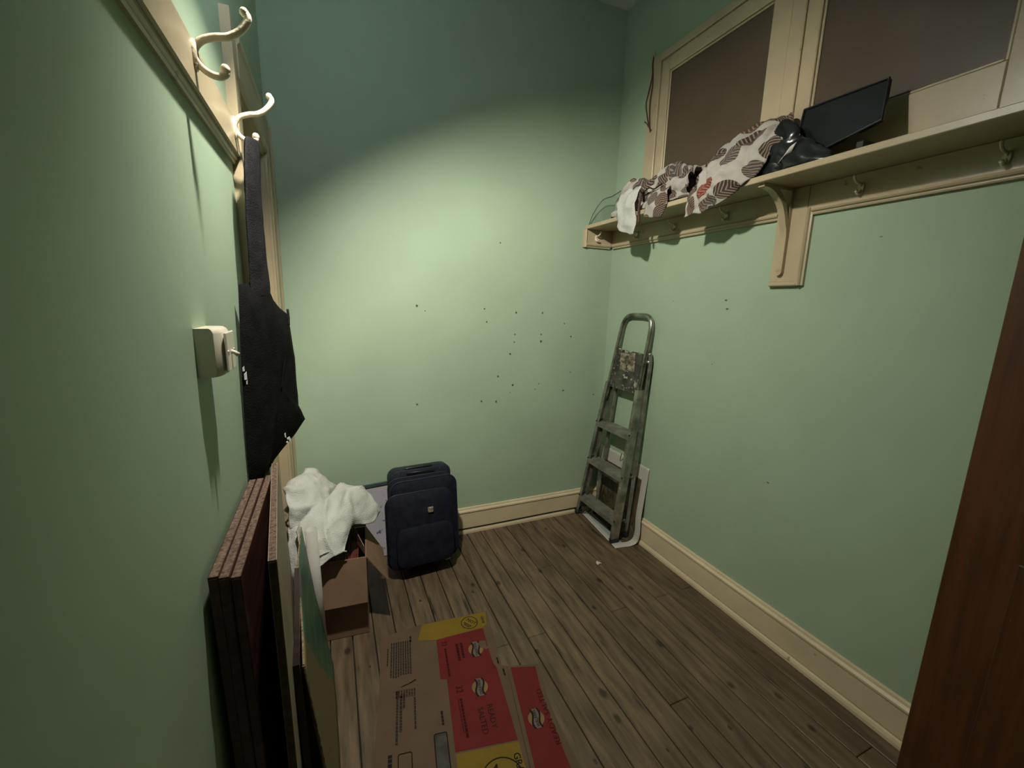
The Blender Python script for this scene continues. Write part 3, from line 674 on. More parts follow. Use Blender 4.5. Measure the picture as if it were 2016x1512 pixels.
# ================================================================== boards leaning on the left wall
def board(name, label, nb, fb, xt, xb, h, t, face, edge=CHIP, group='boards leaning on the left wall'):
    """upright board; nb/fb: near and far y, xt/xb: (near,far) x of its left side at top and foot"""
    root = thing(name, label, 'board', ((xb[0]+xb[1])/2, (nb+fb)/2, 0), group)
    p = [(xb[0], nb, 0.001), (xb[0]+t, nb, 0.001), (xb[1]+t, fb, 0.001), (xb[1], fb, 0.001), (xt[0], nb, h), (xt[0]+t, nb, h), (xt[1]+t, fb, h), (xt[1], fb, h)]
    core = MB().hexa(p).build('board_core', edge, root)
    P = [Vector(q) for q in p]; e = 0.0012
    lm = MB()
    lm.slab([P[1], P[2], P[6], P[5]], e)                          # right face
    lm.slab([P[0], P[4], P[7], P[3]], e)                          # left face
    lm.build('veneer', face, root)
    if edge is CHIP:
        MB().slab([P[0], P[1], P[5]-Vector((0,0,0.004)), P[4]-Vector((0,0,0.004))], -0.0012 if False else 0.0012).build('end_lipping', MAHO, root)
    return root
board('veneered_board', 'dark mahogany board with raw chipboard edge, hard against the left wall', 0.750, 1.16, (-0.203, -0.205), (-0.186, -0.188), 0.902, 0.0125, MAHO)
board('veneered_board', 'dark mahogany board with raw chipboard edge, second from the left wall', 0.748, 1.17, (-0.188, -0.190), (-0.171, -0.173), 0.899, 0.0125, MAHO)
board('veneered_board', 'dark mahogany board with raw chipboard edge, third from the left wall', 0.752, 1.20, (-0.1725, -0.1745), (-0.1555, -0.1575), 0.893, 0.0125, MAHO)
board('pale_faced_board', 'chipboard panel with a beige face leaning in front of the mahogany boards', 0.762, 1.254, (-0.119, -0.166), (-0.112, -0.132), 0.905, 0.0115, BEIGE)
board('gap_shade_board', 'low dark maroon glossy panel added in the shaded gap between the beige board and the green card', 0.86, 1.22, (-0.108, -0.128), (-0.092, -0.108), 0.600, 0.010, DARKM, DARKM)  # added dark panel standing in for the shade in this gap

# green printed card leaning in front
gc = thing('green_card_sheet', 'green printed cardboard sheet leaning in front of the dark boards', 'cardboard', (-0.06, 1.3, 0))
NG = 10
V = []
top = spline([(-0.129,1.500,0.576),(-0.126,1.260,0.568),(-0.105,1.060,0.568),(-0.0915,0.888,0.570)], 8)
bot = spline([(-0.058,1.500,0.001),(-0.050,1.380,0.001),(-0.044,1.200,0.001),(-0.034,0.890,0.001)], 8)
rowsg = []
for a, c in zip(top, bot): rowsg.append([tuple(a), tuple(a.lerp(c, 0.33)+Vector((-0.004,0,0))), tuple(a.lerp(c, 0.66)+Vector((-0.004,0,0))), tuple(c)])
surf(rowsg[::4], 4, 5, 'card_face', GREEN, gc, 0.0015, 9, 0.004, 2.0)
b = MB(); tp = [Vector(p)+Vector((0,0,0.001)) for p in top]
b.tube(tp, [0.0022+0.0012*abs(noise.noise(p*40)) for p in tp], 6)
b.tube([Vector(top[-1]), Vector(top[-1]).lerp(Vector(bot[-1]), 0.25), Vector(top[-1]).lerp(Vector(bot[-1]), 0.55)], [0.003, 0.0022, 0.001], 6)
b.build('torn_edge', KRAFTD, gc)

# roll of white paper standing behind it
pr_ = thing('paper_roll', 'roll of white paper standing on end beside the open box', 'paper roll', (-0.09, 1.55, 0))
a, c = Vector((-0.104, 1.540, 0.543)), Vector((-0.089, 1.552, 0.002))
b = MB(); d = (c-a).normalized(); u = Vector((1,0,0)); u = (u-d*u.dot(d)).normalized(); v_ = d.cross(u)
sp_ = []
for k in range(49):
    t = k/48*2*PI*1.6; r = 0.0215-0.0035*k/48
    sp_.append(u*math.cos(t)*r + v_*math.sin(t)*r)
V = [a+p*1.0 for p in sp_]+[c+p*0.8 for p in sp_]
b.add(V, [(i, i+1, i+50, i+49) for i in range(48)])
o = b.build('rolled_sheet', PAPER, pr_, True, fix=False)
md = o.modifiers.new('thickness', 'SOLIDIFY'); md.thickness = 0.0008

# ================================================================== open cardboard box
BX0, BX1 = -0.112, 0.083; BY0, BY1 = 1.617, 1.862; BH = 0.345
def bp(x, y, z):   # slight turn of the box about its front right corner
    a = math.radians(-4.0); dx, dy = x-BX1, y-BY0
    return Vector((BX1+dx*math.cos(a)-dy*math.sin(a), BY0+dx*math.sin(a)+dy*math.cos(a), z))
box = thing('cardboard_box', 'open brown cardboard box with its flaps folded out, full of files', 'box', tuple(bp((BX0+BX1)/2, (BY0+BY1)/2, 0)))
T = 0.004
def bside(nm, x0, x1, y0, y1, z0=0.002, z1=BH):
    return MB().hexa([bp(x0,y0,z0),bp(x1,y0,z0),bp(x1,y1,z0),bp(x0,y1,z0),bp(x0,y0,z1),bp(x1,y0,z1),bp(x1,y1,z1),bp(x0,y1,z1)]).build(nm, KRAFT, box)
bside('box_side', BX0, BX1, BY0, BY0+T); bside('box_side', BX0, BX1, BY1-T, BY1)
bside('box_side', BX0, BX0+T, BY0+T, BY1-T); bside('box_side', BX1-T, BX1, BY0+T, BY1-T)
bside('box_bottom', BX0+T, BX1-T, BY0+T, BY1-T, 0.002, 0.006)
def flap(pts, t=0.0035): return MB().slab([tuple(p) for p in pts], t).build('flap', KRAFT, box)
flap([bp(BX0,BY0-0.001,BH), bp(BX1,BY0-0.001,BH), bp(BX1-0.001,BY0-0.040,BH-0.172), bp(BX0,BY0-0.040,BH-0.172)], -0.0035)
flap([bp(BX1+0.001,BY0+0.002,BH), bp(BX1+0.001,BY1-0.002,BH), bp(BX1+0.070,BY1-0.008,BH-0.12), bp(BX1+0.082,BY0+0.004,BH-0.125)], 0.0035)
flap([bp(BX0,BY1+0.001,BH), bp(BX1,BY1+0.001,BH), bp(BX1,BY1+0.05,BH+0.10), bp(BX0,BY1+0.05,BH+0.10)], 0.0035)
# files standing in the box
xs = BX0+0.010
kinds = [(0.030, REDB), (0.026, REDB), (0.034, REDB), (0.022, MAHO), (0.038, RED2)]
fl_lab = ['dark red file at the paper-roll end of the open box', 'dark red file standing in the open box, second from the paper roll', 'thick dark red file in the middle of the open box', 'thin brown file in the open box next to the crimson one', 'crimson file at the right side of the open box']
for (wd, mt), lb in zip(kinds, fl_lab):
    hh = BH-0.022+random.uniform(-0.012, 0.006)
    f = thing('lever_file', lb, 'file', tuple(bp(xs+wd/2, (BY0+BY1)/2, 0.007)), 'files in the open box')
    def fb_(x0, x1, y0, y1, z0, z1, nm, m): return MB().hexa([bp(x0,y0,z0),bp(x1,y0,z0),bp(x1,y1,z0),bp(x0,y1,z0),bp(x0,y0,z1),bp(x1,y0,z1),bp(x1,y1,z1),bp(x0,y1,z1)]).build(nm, m, f)
    y0, y1 = BY0+0.012, BY1-0.012
    fb_(xs, xs+0.003, y0, y1, 0.007, hh, 'file_cover', mt); fb_(xs+wd-0.004, xs+wd-0.001, y0, y1, 0.007, hh, 'file_cover', mt)
    fb_(xs+0.003, xs+wd-0.004, y0, y0+0.003, 0.007, hh, 'file_spine', mt)
    fb_(xs+0.005, xs+wd-0.006, y0+0.004, y1-0.01, 0.009, hh-0.012, 'papers', mt if mt is not RED2 else REDB)
    xs += wd+0.001
# loose divider of card standing askew in the box
MB().slab([(0.046,1.80,0.335), (0.080,1.660,0.335), (0.080,1.660,0.368), (0.042,1.80,0.405)], 0.003).build('inner_flap', KRAFT, box)

# ================================================================== towels on the box
tw1 = thing('towel', 'bundled white towel heaped at the back beside the door frame', 'towel', (-0.13, 1.92, 0.35), 'white towels')
r1 = [[(-0.198,1.86,0.40),(-0.19,1.93,0.40),(-0.13,2.02,0.40),(-0.05,2.04,0.40),(0.00,1.99,0.40)],
      [(-0.199,1.82,0.50),(-0.195,1.92,0.535),(-0.13,2.02,0.53),(-0.06,2.03,0.50),(-0.015,1.97,0.46)],
      [(-0.199,1.80,0.57),(-0.175,1.89,0.598),(-0.125,1.955,0.602),(-0.075,1.95,0.57),(-0.035,1.93,0.51)],
      [(-0.196,1.755,0.545),(-0.165,1.80,0.575),(-0.118,1.83,0.575),(-0.065,1.85,0.545),(-0.02,1.86,0.505)],
      [(-0.190,1.74,0.48),(-0.162,1.745,0.505),(-0.115,1.755,0.525),(-0.065,1.77,0.505),(-0.03,1.79,0.47)],
      [(-0.185,1.76,0.41),(-0.165,1.745,0.42),(-0.12,1.74,0.43),(-0.08,1.75,0.43),(-0.03,1.78,0.42)]]
surf(r1, 12, 12, 'towel_bundle', WHITE, tw1, 0.012, 14, 0.006, 3.0, fold=0.012, fs=24, fold2=0.024, fdir=Vector((0.5, 0.3, 0.9)), fq=44)
tw2 = thing('towel', 'white towel draped over the open box with one corner hanging down', 'towel', (0.02, 1.72, 0.35), 'white towels')
r2 = [[(-0.150,1.70,0.46),(-0.10,1.77,0.515),(-0.03,1.84,0.535),(0.05,1.86,0.545),(0.115,1.86,0.50),(0.135,1.83,0.42)],
      [(-0.152,1.66,0.475),(-0.10,1.71,0.53),(-0.03,1.77,0.54),(0.045,1.79,0.558),(0.105,1.80,0.525),(0.135,1.77,0.43)],
      [(-0.150,1.62,0.455),(-0.105,1.66,0.495),(-0.045,1.70,0.51),(0.025,1.72,0.530),(0.070,1.745,0.505),(0.112,1.74,0.42)],
      [(-0.130,1.592,0.415),(-0.095,1.625,0.455),(-0.050,1.65,0.475),(-0.010,1.665,0.487),(0.020,1.68,0.480),(0.040,1.70,0.450)],
      [(-0.095,1.582,0.392),(-0.080,1.592,0.413),(-0.048,1.607,0.432),(-0.020,1.620,0.446),(0.002,1.635,0.448),(0.020,1.655,0.438)],
      [(-0.080,1.572,0.372),(-0.066,1.575,0.380),(-0.045,1.581,0.390),(-0.025,1.587,0.395),(-0.010,1.592,0.396),(0.003,1.598,0.397)]]
surf(r2, 12, 12, 'towel_drape', WHITE, tw2, 0.008, 15, 0.005, 7.0, fold=0.010, fs=22, fold2=0.018, fdir=Vector((0.8, -0.35, 0.45)), fq=46)
MB().tube(spline([(-0.085,1.577,0.412),(-0.05,1.583,0.418),(-0.01,1.592,0.405),(0.012,1.598,0.396)], 6), 0.0028, 6).build('towel_hem', WHITE, tw2, True)
tw3 = thing('towel', 'creamy white towel crumpled down behind the paper roll', 'towel', (-0.13, 1.68, 0.2), 'white towels')
r3 = [[(-0.185,1.80,0.46),(-0.15,1.78,0.47),(-0.11,1.76,0.46)],
      [(-0.190,1.72,0.44),(-0.155,1.70,0.455),(-0.118,1.70,0.44)],
      [(-0.190,1.66,0.36),(-0.160,1.64,0.38),(-0.128,1.66,0.37)],
      [(-0.190,1.65,0.20),(-0.165,1.63,0.21),(-0.135,1.66,0.20)],
      [(-0.190,1.66,0.012),(-0.165,1.64,0.012),(-0.140,1.67,0.012)]]
surf(r3, 7, 8, 'towel_fold', WHITE, tw3, 0.010, 16, 0.008, 11.0, fold=0.008)

# ================================================================== framed panel behind the suitcase
fp = thing('framed_panel', 'speckled pale lilac panel with a dark blue-grey edge leaning on the back wall', 'panel', (0.27, 2.17, 0))
def fpp(x, s, d):   # s along the panel height, leaning back
    an = math.radians(6.5); return Vector((x, 2.150 + s*math.sin(an) - d*math.cos(an), 0.003 + s*math.cos(an) + d*math.sin(an) + (x-0.1)*0.055*(s/0.385)))
PX0, PX1, PS = 0.078, 0.46, 0.382
def fbar(x0, x1, s0, s1, d0, d1, nm, m):
    return MB().hexa([fpp(x0,s0,d0),fpp(x1,s0,d0),fpp(x1,s0,d1),fpp(x0,s0,d1),fpp(x0,s1,d0),fpp(x1,s1,d0),fpp(x1,s1,d1),fpp(x0,s1,d1)]).build(nm, m, fp)
fbar(PX0, PX1, 0.0, PS, 0.0, 0.010, 'panel_face', LILAC)
fbar(PX0-0.002, PX1+0.002, PS+0.0005, PS+0.014, -0.002, 0.016, 'frame_edge', TEAL)
fbar(PX0-0.006, PX0-0.001, 0.0, PS, -0.002, 0.016, 'frame_edge', TEAL)
fbar(PX1+0.001, PX1+0.006, 0.0, PS, -0.002, 0.016, 'frame_edge', TEAL)

# ================================================================== suitcase
SC = thing('suitcase', 'navy blue soft-sided cabin suitcase leaning against the back wall', 'suitcase', (0.40, 2.03, 0))
mx = Matrix.Translation((0.376, 2.075, 0.022)) @ Matrix.Rotation(math.radians(3.5), 4, 'Z') @ Matrix.Rotation(math.radians(-7.5), 4, 'X')
def sb(mb, nm, m, parent=SC, smooth='auto'):
    mb.v = [tuple(mx @ Vector(p)) for p in mb.v]; return mb.build(nm, m, parent, smooth)
sb(rbox(MB(), 0.325, 0.462, 0.085, 0.045, 0.014, 0.020, 0.231+0.012, 0.040), 'suitcase_shell', NAVYT)
main = sb(rbox(MB(), 0.335, 0.425, 0.100, 0.050, 0.020, 0.012, 0.225, -0.044, bulge=0.006), 'suitcase_body', NAVY)
pk = sb(rbox(MB(), 0.332, 0.372, 0.040, 0.055, 0.020, -0.023, 0.200, -0.143, bulge=0.014), 'front_pocket', NAVY)
sb(rbox(MB(), 0.285, 0.20, 0.016, 0.045, 0.010, -0.010, 0.130, -0.190, bulge=0.008), 'lower_pocket', NAVY, pk)
# piping and zips
def loop(w_, h_, r, cx, cz, y, rad, nm, m, par=SC):
    sb(MB().tube([(cx+px_, y, cz+pz_) for px_, pz_ in rounded(w_, h_, r, 6)], rad, 6, closed=True), nm, m, par, True)
loop(0.335, 0.425, 0.05, 0.012, 0.225, -0.060, 0.0035, 'piping', NAVYT)
loop(0.335, 0.425, 0.05, 0.012, 0.225, -0.128, 0.0035, 'piping', NAVYT)
loop(0.332, 0.372, 0.055, -0.023, 0.200, -0.160, 0.003, 'zip', BLACKP)
# top carrying handle and its plates
sb(MB().tube(spline([(-0.055,-0.030,0.468),(-0.05,-0.034,0.474),(0,-0.036,0.476),(0.06,-0.036,0.476),(0.075,-0.034,0.474),(0.080,-0.030,0.468)], 5), 0.0075, 8), 'carry_handle', BLACKP, SC, True)
sb(MB().cbox(-0.055, 0.090, -0.050, -0.042, 0.444, 0.458, 0.003), 'grip_recess', BLACKP)
for x_ in (-0.095, 0.118):
    sb(MB().ball((x_, -0.043, 0.455), 0.005, 8, sc=(1,0.5,1)), 'rivet', GREYM, SC, True)
sb(MB().cbox(0.006, 0.034, -0.205, -0.197, 0.285, 0.312, 0.002), 'badge', mat('brass_badge', (0.26, 0.24, 0.17), 0.5, 0.4, 160, 0.2, 200, metal=0.2))
sb(MB().cbox(0.158, 0.170, -0.118, -0.108, 0.315, 0.345, 0.003), 'zip_pull', GREYM)
for x_ in (-0.12, 0.13):
    sb(MB().lathe([(0.0,-0.010),(0.019,-0.010),(0.023,-0.005),(0.023,0.005),(0.019,0.010),(0.0,0.010)], 16, (x_, -0.012, 0.0045), (1,0,0)), 'wheel', BLACKP, SC, True)
for x_ in (-0.10, 0.11):
    sb(MB().cbox(x_-0.016, x_+0.016, -0.150, -0.120, -0.003, 0.020, 0.004), 'foot', GREYM if x_ > 0 else BLACKP)

# ================================================================== stepladder
ld = thing('stepladder', 'paint-spattered aluminium stepladder leaning folded in the corner', 'stepladder', (1.47, 2.0, 0))
fx = lambda z: 1.424 + 0.105*z
yl = lambda z: 2.200 - 0.122*z
yr = lambda z: 1.806 - 0.010*z
def stile(yf, sgn, z0, z1):
    b = MB(); w_ = 0.011; dp = 0.046
    # channel section: web and two flanges turned inwards
    def bar(ya, yb_, xa, xb_):
        P = []
        for z in (z0, z1):
            X, Y = fx(z), yf(z)
            P += [(X+xa, Y+ya, z), (X+xb_, Y+ya, z), (X+xb_, Y+yb_, z), (X+xa, Y+yb_, z)]
        b.hexa(P)
    bar(-0.002, 0.002, 0, dp)
    bar(0.002 if sgn < 0 else -0.022, 0.022 if sgn < 0 else -0.002, 0, 0.004)
    bar(0.002 if sgn < 0 else -0.022, 0.022 if sgn < 0 else -0.002, dp-0.004, dp)
    return b.build('stile', ALU, ld)
stile(yl, 1, 0.012, 0.90); stile(yr, -1, 0.012, 0.90)
# hoop of round tube at the top
hr = 0.0135
def hp_(z, y): return (fx(z)+0.020, y, z)
hoop = [hp_(0.80, yl(0.80)-0.010), hp_(1.0, yl(1.0)-0.010), hp_(1.20, yl(1.20)-0.010)]
c1 = (yl(1.25)-0.010); c2 = (yr(1.25)+0.004)
hoop += [hp_(1.255, c1-0.006), hp_(1.285, c1-0.028), hp_(1.297, c1-0.060), hp_(1.300, (c1+c2)/2), hp_(1.299, c2+0.050), hp_(1.288, c2+0.022), hp_(1.262, c2+0.004)]
hoop += [hp_(1.20, yr(1.20)+0.002), hp_(1.0, yr(1.0)+0.010), hp_(0.80, yr(0.80)+0.012)]
MB().tube(spline(hoop, 4), hr, 12).build('handrail', TUBE, ld, True)
for z in (0.132, 0.394, 0.642):
    X = fx(z); y0, y1 = yr(z)+0.003, yl(z)-0.003
    b = MB(); b.box(X-0.002, X+0.082, y0, y1, z-0.003, z)
    b.box(X-0.004, X, y0, y1, z-0.026, z+0.001); b.box(X+0.080, X+0.083, y0, y1, z-0.022, z)
    for k in range(6): b.box(X+0.008+k*0.012, X+0.012+k*0.012, y0+0.01, y1-0.01, z, z+0.0018)
    tr = b.build('tread', ALU2, ld)
    for yy in (y0, y1):
        MB().tube([(X-0.006, yy, z+0.004), (X+0.03, yy, z+0.010), (X+0.055, yy, z+0.016)], 0.0035, 6).build('tread_end', BLACKP, tr)
# folded-up platform with its worn label
def pl(y, z, d): return Vector((fx(z)+0.026-d, y, z))
zb, zt = 0.872, 1.098
ya, yb2 = yr(0.9)+0.028, yl(0.9)-0.024
yc, yd = yr(1.09)+0.026, yl(1.09)-0.022
pf = MB().slab([pl(ya,zb,0), pl(yb2,zb,0), pl(yd,zt,0), pl(yd*0.62+yc*0.38,zt+0.002,0), pl((yc+yd)/2,zt-0.012,0), pl(yd*0.38+yc*0.62,zt+0.001,0), pl(yc,zt-0.004,0)], -0.012).build('platform', PLATF, ld)
lbm = mat('worn_label', (0.30, 0.26, 0.18), 0.6, 0.3, 40, 0.1, 90, spots=(60, 0.52, (0.10, 0.10, 0.08), 0.05))
b = MB()
for (u0, u1, v0, v1) in ((0.30,0.52,0.30,0.42),(0.56,0.82,0.28,0.40),(0.26,0.58,0.14,0.25),(0.44,0.76,0.18,0.28),(0.62,0.78,0.10,0.16)):
    z0_, z1_ = zt-v1*0.25-0.005, zt-v0*0.25+0.02
    q = lambda u, z: pl(yb2+(ya-yb2)*u, z, 0.0135)
    b.slab([q(u0,z0_), q(u1,z0_-0.004), q(u1,z1_), q(u0,z1_)], 0.0006)
b.build('worn_label', lbm, pf)
for yy, z in ((yr(1.06)-0.004, 1.055), (yl(1.0)+0.002, 1.0)):
    MB().lathe([(0.0,-0.012),(0.009,-0.012),(0.011,0.0),(0.009,0.012),(0.0,0.012)], 12, (fx(z)+0.036, yy, z), (0,1,0)).build('hinge', GREYM, ld, True)
# rear frame: two tubes folded flat behind, bent in at the hinge
for (yt, yb_) in ((yr(1.05)-0.012, 1.832), (yl(1.0)-0.040, 2.150)):
    MB().tube(spline([(fx(1.10)+0.030, yt+0.004, 1.105), (fx(1.06)+0.040, yt, 1.070), (fx(1.0)+0.046, yt, 1.02), (1.565, yt*0.75+yb_*0.25, 0.75), (1.556, yt*0.4+yb_*0.6, 0.4), (1.548, yb_, 0.016)], 4), 0.0115, 10).build('rear_leg', ALU, ld, True)
    MB().lathe([(0.0,0.0),(0.015,0.0),(0.016,0.02),(0.013,0.034)], 12, (1.548, yb_, 0.0035), (0,0,1)).build('foot', BLACKP, ld, True)
MB().tube([(1.553, 1.838, 0.30), (1.553, 2.145, 0.30)], 0.008, 8).build('rear_brace', ALU, ld, True)
for yf in (yl, yr):
    s_ = -1 if yf is yl else 1
    y0 = yf(0)-0.004 if s_ > 0 else yf(0)-0.020
    MB().cbox(fx(0)-0.004, fx(0)+0.052, y0, y0+0.024, 0.0035, 0.030, 0.003).build('foot', BLACKP, ld)
# spreader cord inside the frame
MB().tube(spline([(fx(0.52)+0.03, yr(0.52)+0.03, 0.52), (1.52, 1.90, 0.46), (1.55, 1.93, 0.49)], 6), 0.002, 6).build('restraint_cord', BLACKP, ld, True)

# ================================================================== curled poster behind the ladder
po = thing('poster', 'curled poster with a white border and dark print behind the stepladder', 'poster', (1.53, 1.96, 0))
def row(y, k):
    # k: 0 at the near edge, 1 at the far edge
    fxx = 1.420 + 0.045*k
    lift = 0.0015
    bul = 0.018*(1-k)
    return [(fxx, y+0.014*(1-k), lift), (fxx+0.05, y+0.008, lift), (fxx+0.10, y, lift+0.001), (1.575-bul, y-0.004, 0.020), (1.5805-bul*0.9, y-0.010, 0.075), (1.5755-bul*0.4, y-0.004, 0.16), (1.584, y, 0.28), (1.592, y-0.002, 0.38), (1.5965, y-0.006*(1-k), 0.460)]
rowsP = [row(1.744 + 0.456*k, k) for k in (0, 0.33, 0.66, 1.0)]
# u runs across (y), v runs from the floor edge up
cols_ = list(zip(*rowsP))
surf([list(c) for c in cols_], 5, 6, 'poster_sheet', POSTER, po, 0.0, 8, 0.0008, 0.0)

# black cable lying on the shoe moulding, looping under the ladder
cb = thing('cable', 'thin black cable along the back skirting board to under the ladder', 'cable', (1.0, 2.2, 0.03))
pts = [(0.45, YB-0.020, 0.031), (0.60, YB-0.020, 0.0315), (0.90, YB-0.021, 0.031), (1.2, YB-0.020, 0.032), (1.40, YB-0.021, 0.032), (1.46, YB-0.028, 0.036), (1.52, YB-0.045, 0.05), (1.545, YB-0.055, 0.045), (1.50, YB-0.075, 0.020), (1.45, YB-0.05, 0.012), (1.47, YB-0.035, 0.05), (1.53, YB-0.07, 0.06), (1.56, YB-0.10, 0.02)]
MB().tube(spline(pts, 6), 0.0032, 8).build('cable_run', BLACKP, cb, True)

# scrap of white paper on the floorboards
sc = surf([[(1.235,1.660,0.003),(1.247,1.664,0.006),(1.258,1.660,0.003)],[(1.232,1.672,0.005),(1.245,1.675,0.009),(1.259,1.671,0.004)],[(1.238,1.684,0.003),(1.247,1.690,0.006),(1.255,1.686,0.003)]], 3, 3, 'paper_scrap', PAPER, None, 0.002, 40, 0.0006, 2.0)
tag(sc, 'tiny crumpled scrap of white paper on the floorboards before the stepladder', 'paper scrap')
# ================================================================== flattened crisp box on the floor
cs = thing('flattened_crisp_box', 'flattened red, yellow and brown crisp carton lying on the floorboards', 'carton', (0.36, 1.2, 0))
CZ = 0.0015; CT = 0.004
def fpoly(nm, pts, z0, z1, m, parent):
    b = MB(); k = len(pts)
    b.add([(x, y, z0) for x, y in pts]+[(x, y, z1) for x, y in pts], [tuple(range(k))[::-1], tuple(range(k, 2*k))]+[(i, (i+1) % k, (i+1) % k+k, i+k) for i in range(k)])
    return b.build(nm, m, parent)
KR2 = mat('printed_carton_board', (0.095, 0.062, 0.038), 0.75, 0.06, 9, 0.05, 60, spec=0.2)
body = fpoly('carton_panel', [(0.122,1.563),(0.285,1.576),(0.572,1.551),(0.534,1.289),(0.528,1.262),(0.545,1.250),(0.474,0.900),(0.43,0.62),(-0.02,0.62),(0.049,1.072),(0.092,1.330)], CZ, CZ+CT, KR2, cs)
fl2 = fpoly('carton_flap', [(0.545,1.249),(0.662,1.212),(0.628,1.08),(0.604,0.853),(0.57,0.62),(0.436,0.62),(0.476,0.900)], CZ+0.0005, CZ+CT+0.0015, KR2, cs)
Z1 = CZ+CT+0.0002; Z2 = Z1+0.0003; Z3 = Z2+0.0003; Z4 = Z3+0.0003
fpoly('yellow_band', [(0.290,1.573),(0.566,1.549),(0.545,1.476),(0.523,1.465),(0.326,1.472),(0.258,1.495)], Z1-0.0002, Z1, YELP, body)
fpoly('red_panel', [(0.328,1.470),(0.524,1.463),(0.508,1.345),(0.503,1.276),(0.508,1.262),(0.474,0.984),(0.282,1.020),(0.322,1.277),(0.300,1.286)], Z1-0.0002, Z1, REDP, body)
fpoly('yellow_band', [(0.283,1.015),(0.474,0.979),(0.463,0.905),(0.425,0.64),(0.215,0.64)], Z1-0.0002, Z1, YELP, body)
fpoly('red_panel', [(0.556,1.238),(0.644,1.208),(0.611,1.075),(0.586,0.853),(0.55,0.64),(0.452,0.64),(0.489,0.900)], Z1+0.0012, Z1+0.0016, REDP, fl2)
# marks: text is laid on the board as thin print
def text(body_txt, cx, cy, size, ang, m, parent, z=Z2, xs=1.0, bold=0.0):
    cu = bpy.data.curves.new('print', 'FONT'); cu.body = body_txt; cu.size = size; cu.align_x = 'CENTER'; cu.align_y = 'CENTER'
    cu.extrude = 0.0001; cu.offset = bold; cu.resolution_u = 2
    t = bpy.data.objects.new('print', cu); C.objects.link(t)
    bpy.context.view_layer.update()
    me = bpy.data.meshes.new_from_object(t); bpy.data.objects.remove(t)
    c_, s_ = math.cos(ang), math.sin(ang)
    for v in me.vertices:
        x, y = v.co.x*xs, v.co.y
        v.co = Vector((cx+x*c_-y*s_, cy+x*s_+y*c_, z+v.co.z))
    me.materials.clear(); me.materials.append(m)
    o = bpy.data.objects.new('lettering', me); C.objects.link(o); put(o, parent); return o
def ringp(cx, cy, r, t, m, parent, z=Z2, ry=None):
    b = MB(); n = 36
    V = [(cx+(r+d)*math.cos(2*PI*k/n), cy+(r+d)*math.sin(2*PI*k/n), zz) for zz in (z, z+0.0002) for d in (-t, t) for k in range(n)]
    F = []
    for k in range(n):
        q = (k+1) % n
        F += [(2*n+k, 3*n+k, 3*n+q, 2*n+q), (k, q, n+q, n+k), (n+k, n+q, 3*n+q, 3*n+k), (k, 2*n+k, 2*n+q, q)]
    b.add(V, F); return b.build('printed_ring', m, parent)
def disc(cx, cy, rx, ry, ang, m, parent, nm, z=Z2, half=None):
    pts = []
    for k in range(30):
        a = 2*PI*k/30; x, y = rx*math.cos(a), ry*math.sin(a)
        pts.append((cx+x*math.cos(ang)-y*math.sin(ang), cy+x*math.sin(ang)+y*math.cos(ang)))
    return fpoly(nm, pts, z-0.0002, z, m, parent)
def bars(lines, ang, cx, cy, m, parent, nm='small_print', z=Z2):
    """lines: (u0, u1, v, thickness) in a frame turned by ang about cx, cy; broken into word-like dashes"""
    b = MB(); c_, s_ = math.cos(ang), math.sin(ang)
    for (u0, u1, v, t) in lines:
        u = u0
        while u < u1:
            e = min(u1, u+random.uniform(0.006, 0.016))
            q = [(u, v-t/2), (e, v-t/2), (e, v+t/2), (u, v+t/2)]
            b.add([(cx+x*c_-y*s_, cy+x*s_+y*c_, zz) for zz in (z, z+0.00015) for x, y in q], [(3,2,1,0),(4,5,6,7),(0,1,5,4),(1,2,6,5),(2,3,7,6),(3,0,4,7)])
            u = e+0.0022
    return tag(b.build(nm, m, parent), kind='stuff')
DOWN = math.radians(-97)      # reads towards the viewer
def logo(cx, cy, s, ang, parent, z=Z2):
    disc(cx, cy, 0.030*s, 0.030*s, 0, YEL2, parent, 'logo_disc', z)
    # waving banner across the disc with the maker's name
    b = MB(); n = 12; c_, s_ = math.cos(ang), math.sin(ang)
    for (w_, m_, zz) in ((0.0165, 0, z+0.0002), (0.0095, 1, z+0.0004)):
        V = []
        for k in range(n+1):
            u = (k/n-0.5)*0.074*s; wv = 0.005*s*math.sin(k/n*2*PI)
            for v in (-w_*s+wv, w_*s+wv): V.append((cx+u*c_-v*s_, cy+u*s_+v*c_, zz))
        b.add(V, [(2*k, 2*k+2, 2*k+3, 2*k+1) for k in range(n)], m_)
    b.build('logo_banner', [INK, BANN], parent, fix=False)
    text('WALKERS', cx, cy, 0.0165*s, ang, INK, parent, z+0.0006, 0.88, 0.0002)
logo(0.462, 1.369, 0.98, DOWN, body)
fpoly('torn_patch', [(0.478,1.392),(0.492,1.402),(0.512,1.394),(0.506,1.372),(0.513,1.352),(0.496,1.352),(0.488,1.366),(0.480,1.370)], Z4, Z4+0.0002, KR2, body)
logo(0.423, 1.204, 0.95, DOWN, body)
text('READY', 0.425, 1.088, 0.027, DOWN, INK, body, Z2, 1.02)
text('SALTED', 0.392, 1.083, 0.027, DOWN, INK, body, Z2, 1.02)
text('32', 0.352, 1.222, 0.034, DOWN, INKR, body, Z2, 0.9, 0.0004)
bars([(0.0,0.14,0.0,0.008),(0.0,0.12,-0.009,0.003)], DOWN, 0.347, 1.185, INKR, body)
text('32', 0.352, 1.440, 0.028, DOWN, INKR, body, Z2, 0.9, 0.0004)
bars([(0.0,0.13,0.0,0.007)], DOWN, 0.350, 1.415, INKR, body)
bars([(0.0,0.075,0.0,0.010),(0.0,0.085,-0.017,0.010)], DOWN, 0.415, 1.420, INKR, body, 'faded_lettering')
ringp(0.480, 1.512, 0.034, 0.0014, INK, body)
